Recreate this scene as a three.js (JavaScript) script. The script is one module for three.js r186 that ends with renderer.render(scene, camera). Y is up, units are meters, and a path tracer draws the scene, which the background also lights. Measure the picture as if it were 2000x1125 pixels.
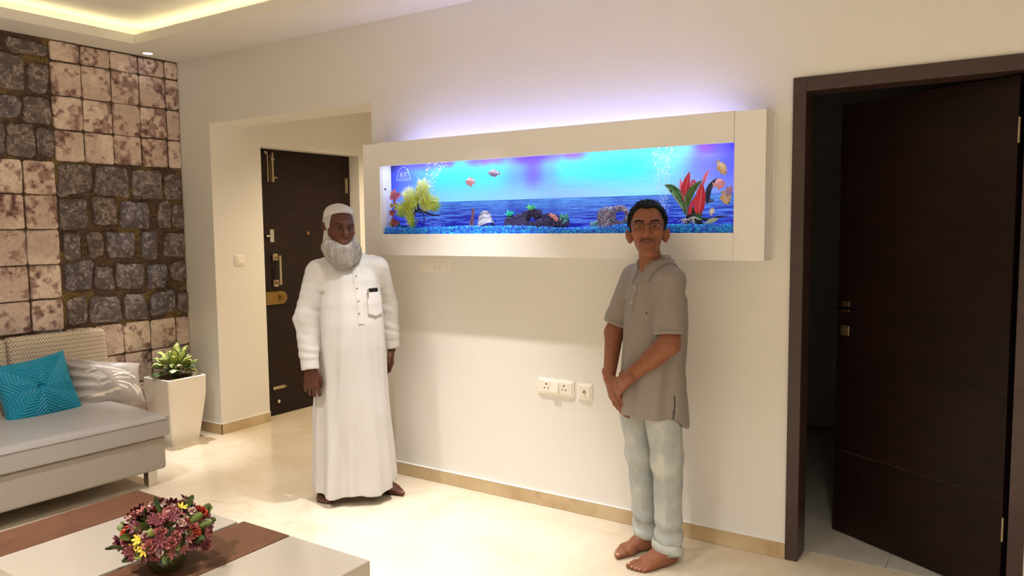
import * as THREE from 'three';
import { RoundedBoxGeometry } from 'three/addons/geometries/RoundedBoxGeometry.js';
import { mergeGeometries, mergeVertices } from 'three/addons/utils/BufferGeometryUtils.js';
import { RectAreaLightUniformsLib } from 'three/addons/lights/RectAreaLightUniformsLib.js';

// ------------------------------------------------------------------ camera, renderer, exposure
const W = 2000, H = 1125, FOCAL = 1505;
const scene = new THREE.Scene();
scene.background = new THREE.Color(0x000000);
const camera = new THREE.PerspectiveCamera(2 * Math.atan(H / 2 / FOCAL) * 180 / Math.PI, W / H, 0.05, 60);
camera.position.set(0, 1.55, 3.575);
{
  const r = new THREE.Vector3(0.8363034, -0.0106029, -0.5481644), u = new THREE.Vector3(-0.0354428, 0.9966762, -0.0733514), b = new THREE.Vector3(0.5471201, 0.0807725, 0.8331479);
  camera.quaternion.setFromRotationMatrix(new THREE.Matrix4().makeBasis(r, u, b));
}
const renderer = new THREE.WebGLRenderer({ antialias: true });
renderer.toneMapping = THREE.LinearToneMapping;
renderer.toneMappingExposure = 1.6;
renderer.shadowMap.enabled = true;
renderer.shadowMap.type = THREE.PCFSoftShadowMap;
RectAreaLightUniformsLib.init();

// ------------------------------------------------------------------ lamps (positions are where the fittings are built below)
const LIGHT = {
  spot: 19,          // candela of the main ceiling spotlight
  corner: 15,        // the small corner downlight
  table: 17,         // unseen fill downlight added over the coffee tables
  small: 40,         // unseen fill downlights added in the tray to lift the room light
  cove: 6.5,          // the warm strip on the ceiling ledge
  tank: 8.5,          // the lamp bar over the aquarium
  picture: 0.54,      // even glow added to the sea print in the tank
  up: 12,             // the part of it that leaks upward
  hall: 9.5,         // entrance hall lamp
};
const CEIL = 2.80, TRAY = 2.94;
const WARM = new THREE.Color(1.0, 0.95, 0.88), NEUTRAL = new THREE.Color(1.0, 0.97, 0.95), COVE = new THREE.Color(1.0, 0.86, 0.46), HALLC = new THREE.Color(1.0, 0.80, 0.54), TANKBLUE = new THREE.Color(0.40, 0.40, 1.0);

// ------------------------------------------------------------------ helpers
let seedState = 12345;
const seed = (s) => { seedState = s >>> 0; };
const rnd = () => { seedState = (seedState + 0x6d2b79f5) | 0; let t = Math.imul(seedState ^ (seedState >>> 15), 1 | seedState); t = (t + Math.imul(t ^ (t >>> 7), 61 | t)) ^ t; return ((t ^ (t >>> 14)) >>> 0) / 4294967296; };
const rr = (a, b) => a + (b - a) * rnd();
const V = (x, y, z) => new THREE.Vector3(x, y, z);
const clamp = (x, a = 0, b = 1) => Math.min(b, Math.max(a, x));
const lerp = (a, b, t) => a + (b - a) * t;
const sstep = (a, b, x) => { const t = clamp((x - a) / (b - a)); return t * t * (3 - 2 * t); };
function hash3(x, y, z) { let h = Math.imul(x | 0, 374761393) ^ Math.imul(y | 0, 668265263) ^ Math.imul(z | 0, 1274126177); h = Math.imul(h ^ (h >>> 13), 1274126177); return ((h ^ (h >>> 16)) >>> 0) / 4294967296; }
function noise3(x, y, z) {
  const x0 = Math.floor(x), y0 = Math.floor(y), z0 = Math.floor(z), f = (t) => t * t * (3 - 2 * t), u = f(x - x0), v = f(y - y0), w = f(z - z0);
  const l = (a, b, t) => a + (b - a) * t, h = (i, j, k) => hash3(x0 + i, y0 + j, z0 + k);
  return l(l(l(h(0, 0, 0), h(1, 0, 0), u), l(h(0, 1, 0), h(1, 1, 0), u), v), l(l(h(0, 0, 1), h(1, 0, 1), u), l(h(0, 1, 1), h(1, 1, 1), u), v), w);
}
function pnoise(x, y, P, s = 0) {   // periodic 2-D value noise
  const x0 = Math.floor(x), y0 = Math.floor(y), f = (t) => t * t * (3 - 2 * t), u = f(x - x0), v = f(y - y0), m = (a) => ((a % P) + P) % P;
  const h = (i, j) => hash3(m(x0 + i), m(y0 + j), s), l = (a, b, t) => a + (b - a) * t;
  return l(l(h(0, 0), h(1, 0), u), l(h(0, 1), h(1, 1), u), v);
}
function fbm(u, v, P, oct = 4, s = 0) { let a = 0, w = 0.5, n = 0; for (let i = 0; i < oct; i++) { a += w * pnoise(u * P, v * P, P, s + i); n += w; w *= 0.5; P *= 2; } return a / n; }
const fbm3 = (x, y, z, o = 3) => { let a = 0, w = 0.5, n = 0; for (let i = 0; i < o; i++) { a += w * noise3(x, y, z); n += w; w *= 0.5; x = x * 2 + 17; y = y * 2 + 5; z = z * 2 + 9; } return a / n; };
function tex(w, h, fn, srgb = true, rep = [1, 1]) {   // fn(u, v) -> [r, g, b] in 0..1 (sRGB values for colour maps), v = 0 is the bottom row
  const d = new Uint8Array(w * h * 4);
  for (let y = 0; y < h; y++) for (let x = 0; x < w; x++) { const c = fn((x + 0.5) / w, (y + 0.5) / h), o = (y * w + x) * 4; for (let k = 0; k < 3; k++) d[o + k] = clamp(c[k] ?? c[0]) * 255; d[o + 3] = 255; }
  const t = new THREE.DataTexture(d, w, h); t.magFilter = THREE.LinearFilter; t.minFilter = THREE.LinearMipmapLinearFilter; t.generateMipmaps = true;
  t.wrapS = t.wrapT = THREE.RepeatWrapping; t.repeat.set(...rep); if (srgb) t.colorSpace = THREE.SRGBColorSpace; t.needsUpdate = true; return t;
}
const gray = (w, h, fn, rep) => tex(w, h, (u, v) => { const g = fn(u, v); return [g, g, g]; }, false, rep);
const mix3 = (a, b, t) => [lerp(a[0], b[0], t), lerp(a[1], b[1], t), lerp(a[2], b[2], t)];
const rgb = (r, g, b) => [r / 255, g / 255, b / 255];
const std = (o) => new THREE.MeshStandardMaterial(o), phys = (o) => new THREE.MeshPhysicalMaterial(o);

const used = new Map();
function numbered(n) { const k = used.get(n) ?? 0; used.set(n, k + 1); return k ? n + '_' + String(k).padStart(3, '0') : n; }
function mesh(name, geo, m, parent = scene) {
  const g = Array.isArray(geo) ? merge(geo) : geo, o = new THREE.Mesh(g, m);
  o.name = parent === scene ? numbered(name) : name; o.castShadow = o.receiveShadow = true; parent.add(o); return o;
}
function merge(list) {
  const gs = list.map((g) => { const q = g.index ? g.toNonIndexed() : g.clone(); for (const k of Object.keys(q.attributes)) if (!['position', 'normal', 'uv'].includes(k)) q.deleteAttribute(k); if (!q.attributes.uv) q.setAttribute('uv', new THREE.BufferAttribute(new Float32Array(q.attributes.position.count * 2), 2)); q.morphAttributes = {}; return q; });
  return mergeGeometries(gs, false);
}
function tag(o, label, category, group) { o.userData = { label, category }; if (group) o.userData.group = group; return o; }
function thing(name, label, category, pos = [0, 0, 0], turn = 0, group) { const o = new THREE.Group(); o.name = numbered(name); scene.add(o); o.position.set(...pos); o.rotation.y = turn; return tag(o, label, category, group); }
function struct(name, geo, m, parent = scene) { const o = mesh(name, geo, m, parent); o.userData.kind = 'structure'; return o; }
function uvBox(g, s = 1) {   // uv in metres from position, by dominant normal axis
  const p = g.attributes.position, n = g.attributes.normal, uv = new Float32Array(p.count * 2);
  for (let i = 0; i < p.count; i++) { const ax = Math.abs(n.getX(i)), ay = Math.abs(n.getY(i)), az = Math.abs(n.getZ(i)); const [a, b] = ay >= ax && ay >= az ? [p.getX(i), p.getZ(i)] : ax >= az ? [p.getZ(i), p.getY(i)] : [p.getX(i), p.getY(i)]; uv[2 * i] = a * s; uv[2 * i + 1] = b * s; }
  g.setAttribute('uv', new THREE.BufferAttribute(uv, 2)); return g;
}
function box(x0, x1, y0, y1, z0, z1, r = 0) {
  const g = r ? new RoundedBoxGeometry(x1 - x0, y1 - y0, z1 - z0, 2, r) : new THREE.BoxGeometry(x1 - x0, y1 - y0, z1 - z0);
  g.translate((x0 + x1) / 2, (y0 + y1) / 2, (z0 + z1) / 2); return uvBox(g);
}
function cyl(r0, r1, h, x, y, z, axis = 'y', seg = 24) { const g = new THREE.CylinderGeometry(r1, r0, h, seg); if (axis === 'z') g.rotateX(Math.PI / 2); if (axis === 'x') g.rotateZ(-Math.PI / 2); return g.translate(x, y, z); }
function lathe(pts, seg = 40) { return new THREE.LatheGeometry(pts.map((p) => new THREE.Vector2(p[0], p[1])), seg); }
function tube(pts, r, seg = 24, rad = 8) { return new THREE.TubeGeometry(new THREE.CatmullRomCurve3(pts.map((p) => (p.isVector3 ? p : V(...p)))), seg, r, rad); }
function taper(pts, rs, seg = 20, rad = 8) {   // tube with radii that vary along it
  const c = new THREE.CatmullRomCurve3(pts.map((p) => (p.isVector3 ? p : V(...p)))), g = new THREE.TubeGeometry(c, seg, 1, rad), p = g.attributes.position;
  for (let i = 0; i <= seg; i++) { const t = i / seg, k = t * (rs.length - 1), a = Math.floor(Math.min(k, rs.length - 2)), r = lerp(rs[a], rs[a + 1], k - a), q = c.getPointAt(t);
    for (let j = 0; j <= rad; j++) { const n = i * (rad + 1) + j; p.setXYZ(n, q.x + (p.getX(n) - q.x) * r, q.y + (p.getY(n) - q.y) * r, q.z + (p.getZ(n) - q.z) * r); } }
  g.computeVertexNormals(); return g;
}
// ------------------------------------------------------------------ setting: materials
const wallBump = gray(256, 256, (u, v) => fbm(u, v, 16, 4, 3), [2.5, 2.5]);
const paint = std({ color: new THREE.Color(0.80, 0.775, 0.725), roughness: 0.62, bumpMap: wallBump, bumpScale: 0.0006 });
const ceilPaint = std({ color: new THREE.Color(0.80, 0.77, 0.72), roughness: 0.9, bumpMap: wallBump, bumpScale: 0.0004 });
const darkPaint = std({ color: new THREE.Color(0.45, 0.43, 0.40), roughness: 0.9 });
function marbleFn(c0, c1, c2, s) {
  return (u, v) => {
    const a = fbm(u, v, 4, 5, s), w = fbm(u + a * 0.15, v + a * 0.1, 8, 5, s + 9), q = Math.abs(fbm(u + w * 0.12, v - w * 0.09, 6, 5, s + 20) - 0.5) * 2;
    const vein = Math.pow(1 - q, 14) * sstep(0.48, 0.66, fbm(u, v, 6, 3, s + 31));
    let c = mix3(c0, c1, sstep(0.3, 0.75, a * 0.6 + w * 0.4)); c = mix3(c, c2, vein * 0.22);
    const f = fbm(u, v, 64, 2, s + 40) - 0.5; return [c[0] + f * 0.03, c[1] + f * 0.03, c[2] + f * 0.03];
  };
}
const marbleMap = tex(1024, 1024, marbleFn(rgb(224, 211, 191), rgb(213, 197, 171), rgb(176, 150, 116), 5), true, [0.5, 0.5]);
const floorMat = phys({ map: marbleMap, roughness: 0.2, specularIntensity: 0.7, roughnessMap: gray(256, 256, (u, v) => 0.75 + 0.5 * (fbm(u, v, 8, 4, 8) - 0.5), [0.7, 0.7]) });
const skirtMap = tex(1024, 256, (u, v) => marbleFn(rgb(206, 184, 148), rgb(188, 162, 122), rgb(140, 108, 72), 61)(u, v * 0.25), true, [0.7, 2.8]);
const skirtMat = phys({ map: skirtMap, roughness: 0.3 });
const bedTile = std({ map: tex(512, 512, marbleFn(rgb(200, 196, 186), rgb(188, 182, 170), rgb(160, 150, 136), 77), true, [0.8, 0.8]), roughness: 0.25 });
function woodTex(w, h, base, dark, s, streak = 1, rep = [1, 1]) {   // grain runs along u
  return tex(w, h, (u, v) => {
    const warp = fbm(u, v, 3, 3, s) * 0.08, g = fbm(u * 0.25, v + warp, 48, 3, s + 3), fine = fbm(u * 0.125, v, 128, 2, s + 7), broad = fbm(u * 0.5, v + warp, 6, 3, s + 11);
    return mix3(base, dark, clamp((0.5 * g + 0.28 * fine + 0.4 * broad - 0.2) * streak));
  }, true, rep);
}
const wengeMap = woodTex(512, 512, rgb(52, 35, 29), rgb(27, 17, 14), 21, 1.2, [0.9, 0.9]);
const wenge = phys({ map: wengeMap, color: 0xd8d0d0, roughness: 0.42, specularIntensity: 0.45 });
const wengeFrame = phys({ map: woodTex(256, 256, rgb(74, 55, 48), rgb(50, 36, 32), 29, 1.1, [0.9, 0.9]), roughness: 0.4 });
const steel = std({ color: 0xb9a98f, metalness: 0.95, roughness: 0.32 });
const brass = std({ color: 0x8f7340, metalness: 0.9, roughness: 0.38 });
const chrome = std({ color: 0xd8d6d2, metalness: 1, roughness: 0.16 });
const plastic = phys({ color: 0xf3ece0, roughness: 0.28, clearcoat: 0.2 });
const blackHole = std({ color: 0x0d0908, roughness: 0.8 });

// ------------------------------------------------------------------ setting: floors
const XL = -5.35, XR = 1.9, ZB = 5.4;
struct('floor', [box(XL - 0.2, XR + 0.2, -0.12, 0, -0.13, ZB + 0.2), box(XL - 0.2, -3.0, -0.12, 0, -2.5, -0.13)], floorMat);
{
  const f = new THREE.Group(); f.name = 'floor_2'; f.userData.kind = 'structure'; scene.add(f);
  const xs = [-1.646, -1.046, -0.446, 0.154, 0.754, 1.354], zs = [-0.132, -0.732, -1.332, -1.932, -2.532];
  for (let i = 0; i + 1 < xs.length; i++) for (let j = 0; j + 1 < zs.length; j++) mesh('tile', box(xs[i] + 0.0015, xs[i + 1] - 0.0015, -0.03, 0.0005, zs[j + 1] + 0.0015, zs[j] - 0.0015, 0.001), bedTile, f);
  mesh('subfloor', box(-1.7, 1.4, -0.12, -0.006, -2.55, -0.13), darkPaint, f);
}
// ------------------------------------------------------------------ setting: walls
const OL = -4.985, OR = -3.375, OT = 2.318;          // opening to the entrance hall
const DL = -0.850, DR = 0.062, DT = 2.182;           // outside of the bedroom door frame
struct('wall_back', [
  box(XL - 0.2, OL, 0, 3.2, -0.28, 0), box(OL, OR, OT, 3.2, -0.28, 0), box(OR, -2.2, 0, 3.2, -0.28, 0),
  box(-2.2, DL + 0.02, 0, 3.2, -0.13, 0), box(DL + 0.02, DR - 0.02, DT - 0.02, 3.2, -0.13, 0), box(DR - 0.02, XR + 0.2, 0, 3.2, -0.13, 0)], paint);
struct('wall_right', box(XR, XR + 0.2, 0, 3.2, 0, ZB), paint);
struct('wall_front', box(XL - 0.2, XR + 0.2, 0, 3.2, ZB, ZB + 0.2), paint);
const EZ0 = -0.45, EZ1 = -1.525, ET = 2.188;          // entrance door opening in the hall's left wall
struct('wall_hall', [
  box(OL - 0.25, OL, 0, 3.2, EZ0, -0.28), box(OL - 0.25, OL, ET, 3.2, EZ1, EZ0), box(OL - 0.25, OL, 0, 3.2, -2.5, EZ1),
  box(OL - 0.25, -2.9, 0, 3.2, -2.5, -2.3), box(-3.1, -2.9, 0, 3.2, -2.5, -0.28), box(OL - 0.6, OL - 0.22, 0, 2.4, EZ1 - 0.1, EZ0 + 0.1)], paint);
struct('ceiling_hall', box(OL - 0.25, -2.9, 2.62, 2.8, -2.5, -0.28), ceilPaint);
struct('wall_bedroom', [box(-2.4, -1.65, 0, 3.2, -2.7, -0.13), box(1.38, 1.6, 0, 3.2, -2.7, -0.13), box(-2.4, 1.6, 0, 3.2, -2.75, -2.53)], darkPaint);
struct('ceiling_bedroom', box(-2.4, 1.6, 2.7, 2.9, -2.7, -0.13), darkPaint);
// skirting
const SK = (x0, x1, z0, z1) => box(x0, x1, 0, 0.076, z0, z1, 0.003);
struct('baseboard_back', [SK(OR, DL, 0, 0.012), SK(XL, OL + 0.012, 0, 0.012), SK(DR, XR, 0, 0.012)], skirtMat);
const GLINT = (x0, x1, z0, z1) => box(x0, x1, 0.076, 0.0805, z0, z1, 0.0015);  // added pale strip standing in for the highlight on the skirting's top face
struct('highlight_trim_2', [GLINT(OR, DL, 0, 0.0125), GLINT(XL, OL + 0.0125, 0, 0.0125), GLINT(DR, XR, 0, 0.0125), GLINT(OL, OL + 0.0125, EZ0, 0.0125)], std({ color: new THREE.Color(0.86, 0.84, 0.80), roughness: 0.6 }));
struct('baseboard_hall', [SK(OL, OL + 0.012, EZ0, 0.012), SK(OL, OL + 0.012, -2.3, EZ1), SK(OL, -3.1, -2.3, -2.288)], skirtMat);

// ------------------------------------------------------------------ setting: ceiling with lit tray
const TX0 = -5.04, TX1 = 0.75, TZ0 = 0.512, TZ1 = 4.3, LIP = 0.028, LEDGE = 0.17;
struct('ceiling', [
  box(XL - 0.2, XR + 0.2, TRAY, TRAY + 0.15, -0.3, ZB + 0.2),
  box(XL, XR, CEIL, CEIL + 0.03, 0, TZ0), box(XL, XR, CEIL, CEIL + 0.03, TZ1, ZB), box(XL, TX0, CEIL, CEIL + 0.03, TZ0, TZ1), box(TX1, XR, CEIL, CEIL + 0.03, TZ0, TZ1),
  box(XL, XR, CEIL + 0.03, TRAY, 0, TZ0 - LEDGE), box(XL, XR, CEIL + 0.03, TRAY, TZ1 + LEDGE, ZB), box(XL, TX0 - LEDGE, CEIL + 0.03, TRAY, TZ0 - LEDGE, TZ1 + LEDGE), box(TX1 + LEDGE, XR, CEIL + 0.03, TRAY, TZ0 - LEDGE, TZ1 + LEDGE)], ceilPaint);
struct('trim_1', [box(TX0 - LIP, TX1 + LIP, CEIL + 0.03, CEIL + 0.062, TZ0 - LIP, TZ0), box(TX0 - LIP, TX1 + LIP, CEIL + 0.03, CEIL + 0.062, TZ1, TZ1 + LIP),
  box(TX0 - LIP, TX0, CEIL + 0.03, CEIL + 0.062, TZ0, TZ1), box(TX1, TX1 + LIP, CEIL + 0.03, CEIL + 0.062, TZ0, TZ1)], ceilPaint);
{
  const glow = std({ color: 0x222222, emissive: COVE, emissiveIntensity: 3 });
  const y = CEIL + 0.036, m = 0.085, w = 0.02;
  const strips = [['along the aquarium wall', TX0 - m, TX1 + m, TZ0 - m - w, TZ0 - m], ['along the rear wall', TX0 - m, TX1 + m, TZ1 + m, TZ1 + m + w], ['along the stone wall', TX0 - m - w, TX0 - m, TZ0 - m, TZ1 + m], ['along the right wall', TX1 + m, TX1 + m + w, TZ0 - m, TZ1 + m]];
  for (const [where, x0, x1, z0, z1] of strips) {
    const s = thing('cove_light_strip', 'warm yellow light strip hidden on the ceiling ledge ' + where, 'light strip', [(x0 + x1) / 2, y - 0.006, (z0 + z1) / 2], 0, 'light strips in the ceiling tray');
    const w2 = (x1 - x0) / 2, d2 = (z1 - z0) / 2;
    mesh('channel', box(-w2 - 0.004, w2 + 0.004, 0, 0.004, -d2 - 0.004, d2 + 0.004), plastic, s);
    mesh('diffuser', box(-w2, w2, 0.004, 0.009, -d2, d2), glow, s);
    const L = new THREE.RectAreaLight(COVE, LIGHT.cove, x1 - x0, z1 - z0); L.position.set((x0 + x1) / 2, y + 0.006, (z0 + z1) / 2); L.lookAt(L.position.x, 10, L.position.z); scene.add(L);
  }
}
// ceiling downlights
function downlight(label, x, y, z, power, color, angle, target, r = 0.032) {
  const d = thing('ceiling_downlight', label, 'ceiling light', [x, y, z], 0, 'recessed ceiling downlights');
  mesh('trim_ring', lathe([[r, -0.001], [r + 0.012, -0.004], [r + 0.013, 0], [r, 0.004]], 32), plastic, d);
  mesh('lens', cyl(r, r, 0.004, 0, 0.001, 0, 'y', 32), std({ color: 0xffffff, emissive: color, emissiveIntensity: 6 }), d);
  const L = new THREE.SpotLight(color, power, 0, angle, 0.9, 2); L.position.set(x, y - 0.012, z); L.target.position.set(...target); L.shadow.radius = r / 0.02; L.castShadow = true; L.shadow.mapSize.set(1024, 1024);
  scene.add(L, L.target); return d;
}
downlight('small recessed downlight glowing in the ceiling corner above the stone wall', -5.235, CEIL, 0.30, LIGHT.corner, NEUTRAL, 0.26, [-4.85, 0, 0.52]);
downlight('recessed downlight in the tray above the wall between the two men', -2.45, TRAY, 0.638, LIGHT.spot, NEUTRAL, 0.48, [-2.45, 0, 0.66], 0.022);
downlight('unseen fill downlight added at the right end of the ceiling tray', 0.2, TRAY, 3.3, LIGHT.small, WARM, 1.0, [0.2, 0, 3.0], 0.1);
downlight('unseen fill downlight added in the tray above the coffee tables', -3.4, TRAY, 2.3, LIGHT.table, NEUTRAL, 1.0, [-3.5, 0, 2.2], 0.1);
downlight('unseen fill downlight added at the rear end of the ceiling tray', -1.8, TRAY, 3.7, LIGHT.small, WARM, 1.0, [-1.8, 0, 3.4], 0.1);
downlight('recessed downlight in the ceiling of the entrance hall', -4.1, 2.62, -1.2, LIGHT.hall, HALLC, 1.2, [-4.1, 0, -1.2]);
// ------------------------------------------------------------------ stone wall: every stone a piece of its own
{
  const wall = new THREE.Group(); wall.name = 'wall_left'; wall.userData.kind = 'structure'; scene.add(wall);
  const mortarMap = tex(512, 512, (u, v) => {
    const n = fbm(u, v, 8, 5, 101), g = fbm(u, v, 64, 2, 103), mo = sstep(0.56, 0.66, fbm(u, v, 6, 4, 109));
    let c = mix3(rgb(66, 50, 42), rgb(104, 84, 68), n); c = mix3(c, mix3(rgb(100, 86, 48), rgb(140, 112, 66), g), mo * 0.85);
    const f = (fbm(u, v, 200, 1, 111) - 0.5) * 0.22; return [c[0] + f, c[1] + f, c[2] + f * 0.8];
  }, true, [1.1, 1.1]);
  const mortarBump = gray(512, 512, (u, v) => fbm(u, v, 48, 4, 105), [1.1, 1.1]);
  mesh('mortar', box(XL - 0.2, XL, 0, 3.0, 0, ZB), std({ map: mortarMap, roughness: 0.95, bumpMap: mortarBump, bumpScale: 0.006 }), wall);
  // cream stone: warm limestone with brown blotches; dark stone: split granite
  const creamFn = (s) => (u, v) => {
    const b = fbm(u, v, 5, 5, s), d = fbm(u, v, 20, 4, s + 5), sp = fbm(u, v, 40, 2, s + 9);
    let c = mix3(rgb(226, 207, 192), rgb(204, 183, 170), sstep(0.35, 0.65, fbm(u, v, 4, 3, s + 13)));
    const m = sstep(0.47, 0.62, b * 0.5 + d * 0.5); c = mix3(c, rgb(146, 116, 108), m * 0.85);
    c = mix3(c, rgb(96, 70, 66), sstep(0.62, 0.72, d) * sstep(0.45, 0.6, b) * 0.8);
    const f = (sp - 0.5) * 0.12; return [c[0] + f, c[1] + f, c[2] + f];
  };
  const creamBump = gray(512, 512, (u, v) => 0.6 * fbm(u, v, 10, 4, 131) + 0.4 * fbm(u, v, 40, 3, 133), [1.4, 1.4]);
  const cream = [141, 157, 173].map((s, i) => std({ map: tex(512, 512, creamFn(s), true, [1.4, 1.4]), roughness: 0.95, bumpMap: creamBump, bumpScale: 0.008 }));
  const graniteFn = (s, a, b) => (u, v) => {
    const n = fbm(u, v, 10, 4, s), g = fbm(u, v, 70, 3, s + 4), k = fbm(u + 0.1 * n, v, 26, 3, s + 8);
    let c = mix3(a, b, sstep(0.3, 0.7, n * 0.5 + k * 0.5)); c = mix3(c, rgb(186, 172, 166), sstep(0.56, 0.70, g) * 0.75); c = mix3(c, rgb(52, 44, 44), sstep(0.6, 0.42, k) * 0.5);
    return c;
  };
  const granBump = gray(512, 512, (u, v) => 0.45 * fbm(u, v, 14, 3, 151) + 0.55 * Math.abs(fbm(u, v, 44, 3, 153) - 0.5) * 2, [1.4, 1.4]);
  const granite = [[181, rgb(158, 145, 143), rgb(112, 101, 101)], [191, rgb(148, 140, 144), rgb(106, 99, 104)], [201, rgb(160, 146, 140), rgb(116, 104, 100)]].map(([s, a, b]) => std({ map: tex(512, 512, graniteFn(s, a, b), true, [1.4, 1.4]), roughness: 0.92, bumpMap: granBump, bumpScale: 0.016 }));
  function stone(q, depth, wob, round, m, sub) {   // q = four corners (z, y); top-left, top-right, bottom-right, bottom-left
    const C4 = [[q[0], q[1]], [q[2], q[3]], [q[4], q[5]], [q[6], q[7]]], out = [];
    const cz = (q[0] + q[2] + q[4] + q[6]) / 4, cy = (q[1] + q[3] + q[5] + q[7]) / 4;
    for (let e = 0; e < 4; e++) { const a = C4[e], b = C4[(e + 1) % 4], L = Math.hypot(b[0] - a[0], b[1] - a[1]);
      for (let k = 0; k < sub; k++) { let t = k / sub; if (k === 0) t = round / L; const last = k === sub - 1; const put = (tt) => { const w = (rnd() - 0.5) * 2 * wob; const nx = -(b[1] - a[1]) / L, ny = (b[0] - a[0]) / L; out.push([a[0] + (b[0] - a[0]) * tt + nx * w, a[1] + (b[1] - a[1]) * tt + ny * w]); };
        put(t); if (last) put(1 - round / L); } }
    const n = out.length, pos = [], idx = [], rings = [[0, 1, 0], [depth * 0.65, 0.995, 0.15], [depth, 0.93, 0.5]];
    for (const [d, s, j] of rings) for (const [z, y] of out) pos.push(XL + d + (j ? (rnd() - 0.5) * depth * 0.5 * j : 0), cy + (y - cy) * s, cz + (z - cz) * s);
    pos.push(XL + depth * rr(1.0, 1.3), cy, cz);
    for (let r = 0; r < 2; r++) for (let i = 0; i < n; i++) { const a = r * n + i, b = r * n + (i + 1) % n, c = a + n, d = b + n; idx.push(a, c, b, b, c, d); }
    for (let i = 0; i < n; i++) idx.push(2 * n + i, 3 * n, 2 * n + (i + 1) % n);
    const g = new THREE.BufferGeometry(); g.setAttribute('position', new THREE.Float32BufferAttribute(pos, 3)); g.setIndex(idx);
    const du = rnd() * 3, dv = rnd() * 3, uv = new Float32Array(pos.length / 3 * 2); for (let i = 0; i < pos.length / 3; i++) { uv[2 * i] = pos[3 * i + 2] + du; uv[2 * i + 1] = pos[3 * i + 1] + dv + pos[3 * i] - XL; }
    g.setAttribute('uv', new THREE.BufferAttribute(uv, 2)); g.computeVertexNormals();
    mesh('stone', g, m, wall);
  }
  seed(77);
  const zc = [0.004, 0.108, 0.315, 0.520, 0.725, 0.925, 1.130, 1.335, 1.545, 1.755, 1.96, 2.165, 2.37, 2.575], yc = [0.0, 0.0, 0.215, 0.440, 0.662, 0.884, 1.097, 1.326, 1.557, 1.785, 2.006, 2.216, 2.440, 2.664, 2.794];
  const isCream = (z, y) => (Math.floor((z - 0) / 0.925 * 1.0001) % 2 === 0) === (y > 1.995 || y < 0.885);
  for (let i = 0; i + 1 < zc.length; i++) for (let j = 1; j + 1 < yc.length; j++) {
    const z0 = zc[i], z1 = zc[i + 1], y0 = yc[j], y1 = yc[j + 1]; if (z1 < 0.95 && y1 < 0.2) continue;
    const zm = (z0 + z1) / 2, ym = (y0 + y1) / 2, cr = isCream(zm, ym);
    if (cr) { const g = 0.0042, w = () => rr(-0.003, 0.003); stone([z1 - g + w(), y1 - g + w(), z0 + (i ? g : 0) + w() * (i ? 1 : 0), y1 - g + w(), z0 + (i ? g : 0), y0 + g + w(), z1 - g + w(), y0 + g + w()], 0.012, 0.0025, 0.012, cream[Math.floor(rnd() * 3)], 3); }
    else if (zm > 1.28 || (ym < 0.885 && zm > 0.925)) { const g = 0.014, w = () => rr(-0.012, 0.012); stone([z1 - g + w(), y1 - g + w(), z0 + g + w(), y1 - g + w(), z0 + g + w(), y0 + g + w(), z1 - g + w(), y0 + g + w()], 0.018, 0.008, 0.02, granite[Math.floor(rnd() * 3)], 3); }
  }
  const DARK = [
  [0.901,1.99,0.695,1.999,0.695,1.823,0.919,1.768], [0.659,1.991,0.434,1.987,0.427,1.774,0.676,1.797], [0.395,1.979,0.177,1.981,0.168,1.769,0.402,1.778],
  [0.147,1.954,0.013,1.96,0.015,1.765,0.153,1.773], [0.921,1.765,0.737,1.76,0.732,1.557,0.913,1.556], [0.7,1.787,0.534,1.778,0.526,1.579,0.688,1.587],
  [0.502,1.755,0.286,1.749,0.282,1.557,0.506,1.559], [0.195,1.765,0.118,1.763,0.113,1.555,0.229,1.56], [0.096,1.738,0.008,1.74,0.014,1.547,0.104,1.577],
  [0.905,1.537,0.788,1.535,0.795,1.353,0.9,1.338], [0.74,1.538,0.634,1.533,0.636,1.366,0.74,1.354], [0.621,1.533,0.401,1.53,0.421,1.348,0.6,1.352],
  [0.349,1.536,0.226,1.528,0.237,1.322,0.356,1.335], [0.173,1.516,0.007,1.525,0.012,1.342,0.178,1.341], [0.901,1.326,0.714,1.343,0.728,1.142,0.908,1.143],
  [0.707,1.295,0.585,1.292,0.565,1.12,0.712,1.144], [0.564,1.311,0.344,1.293,0.357,1.124,0.554,1.132], [0.316,1.292,0.164,1.295,0.176,1.118,0.329,1.105],
  [0.153,1.288,0.011,1.316,0.012,1.144,0.118,1.162], [0.903,1.078,0.768,1.101,0.781,0.904,0.9,0.908], [0.746,1.089,0.541,1.072,0.524,0.891,0.753,0.907],
  [0.507,1.083,0.358,1.087,0.319,0.892,0.516,0.913], [0.31,1.073,0.114,1.096,0.103,0.938,0.307,0.907], [0.082,1.055,0.007,1.084,0.008,0.908,0.088,0.93],
  [1.191,2.763,0.932,2.758,0.94,2.682,1.161,2.67], [1.235,2.665,1.091,2.652,1.092,2.433,1.248,2.442], [1.063,2.618,0.936,2.628,0.946,2.441,1.059,2.437],
  [1.251,2.396,1.116,2.395,1.12,2.275,1.259,2.248], [1.101,2.408,0.948,2.409,0.935,2.236,1.103,2.246], [1.205,2.227,1.045,2.232,1.05,2.02,1.219,2.035],
  [1.034,2.222,0.928,2.208,0.931,2.028,1.04,2.048], [1.282,2.22,1.222,2.226,1.23,2.027,1.293,2.03],
  ];
  for (const q of DARK) stone(q, rr(0.015, 0.023), 0.006, 0.018, granite[Math.floor(rnd() * 3)], 3);
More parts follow.
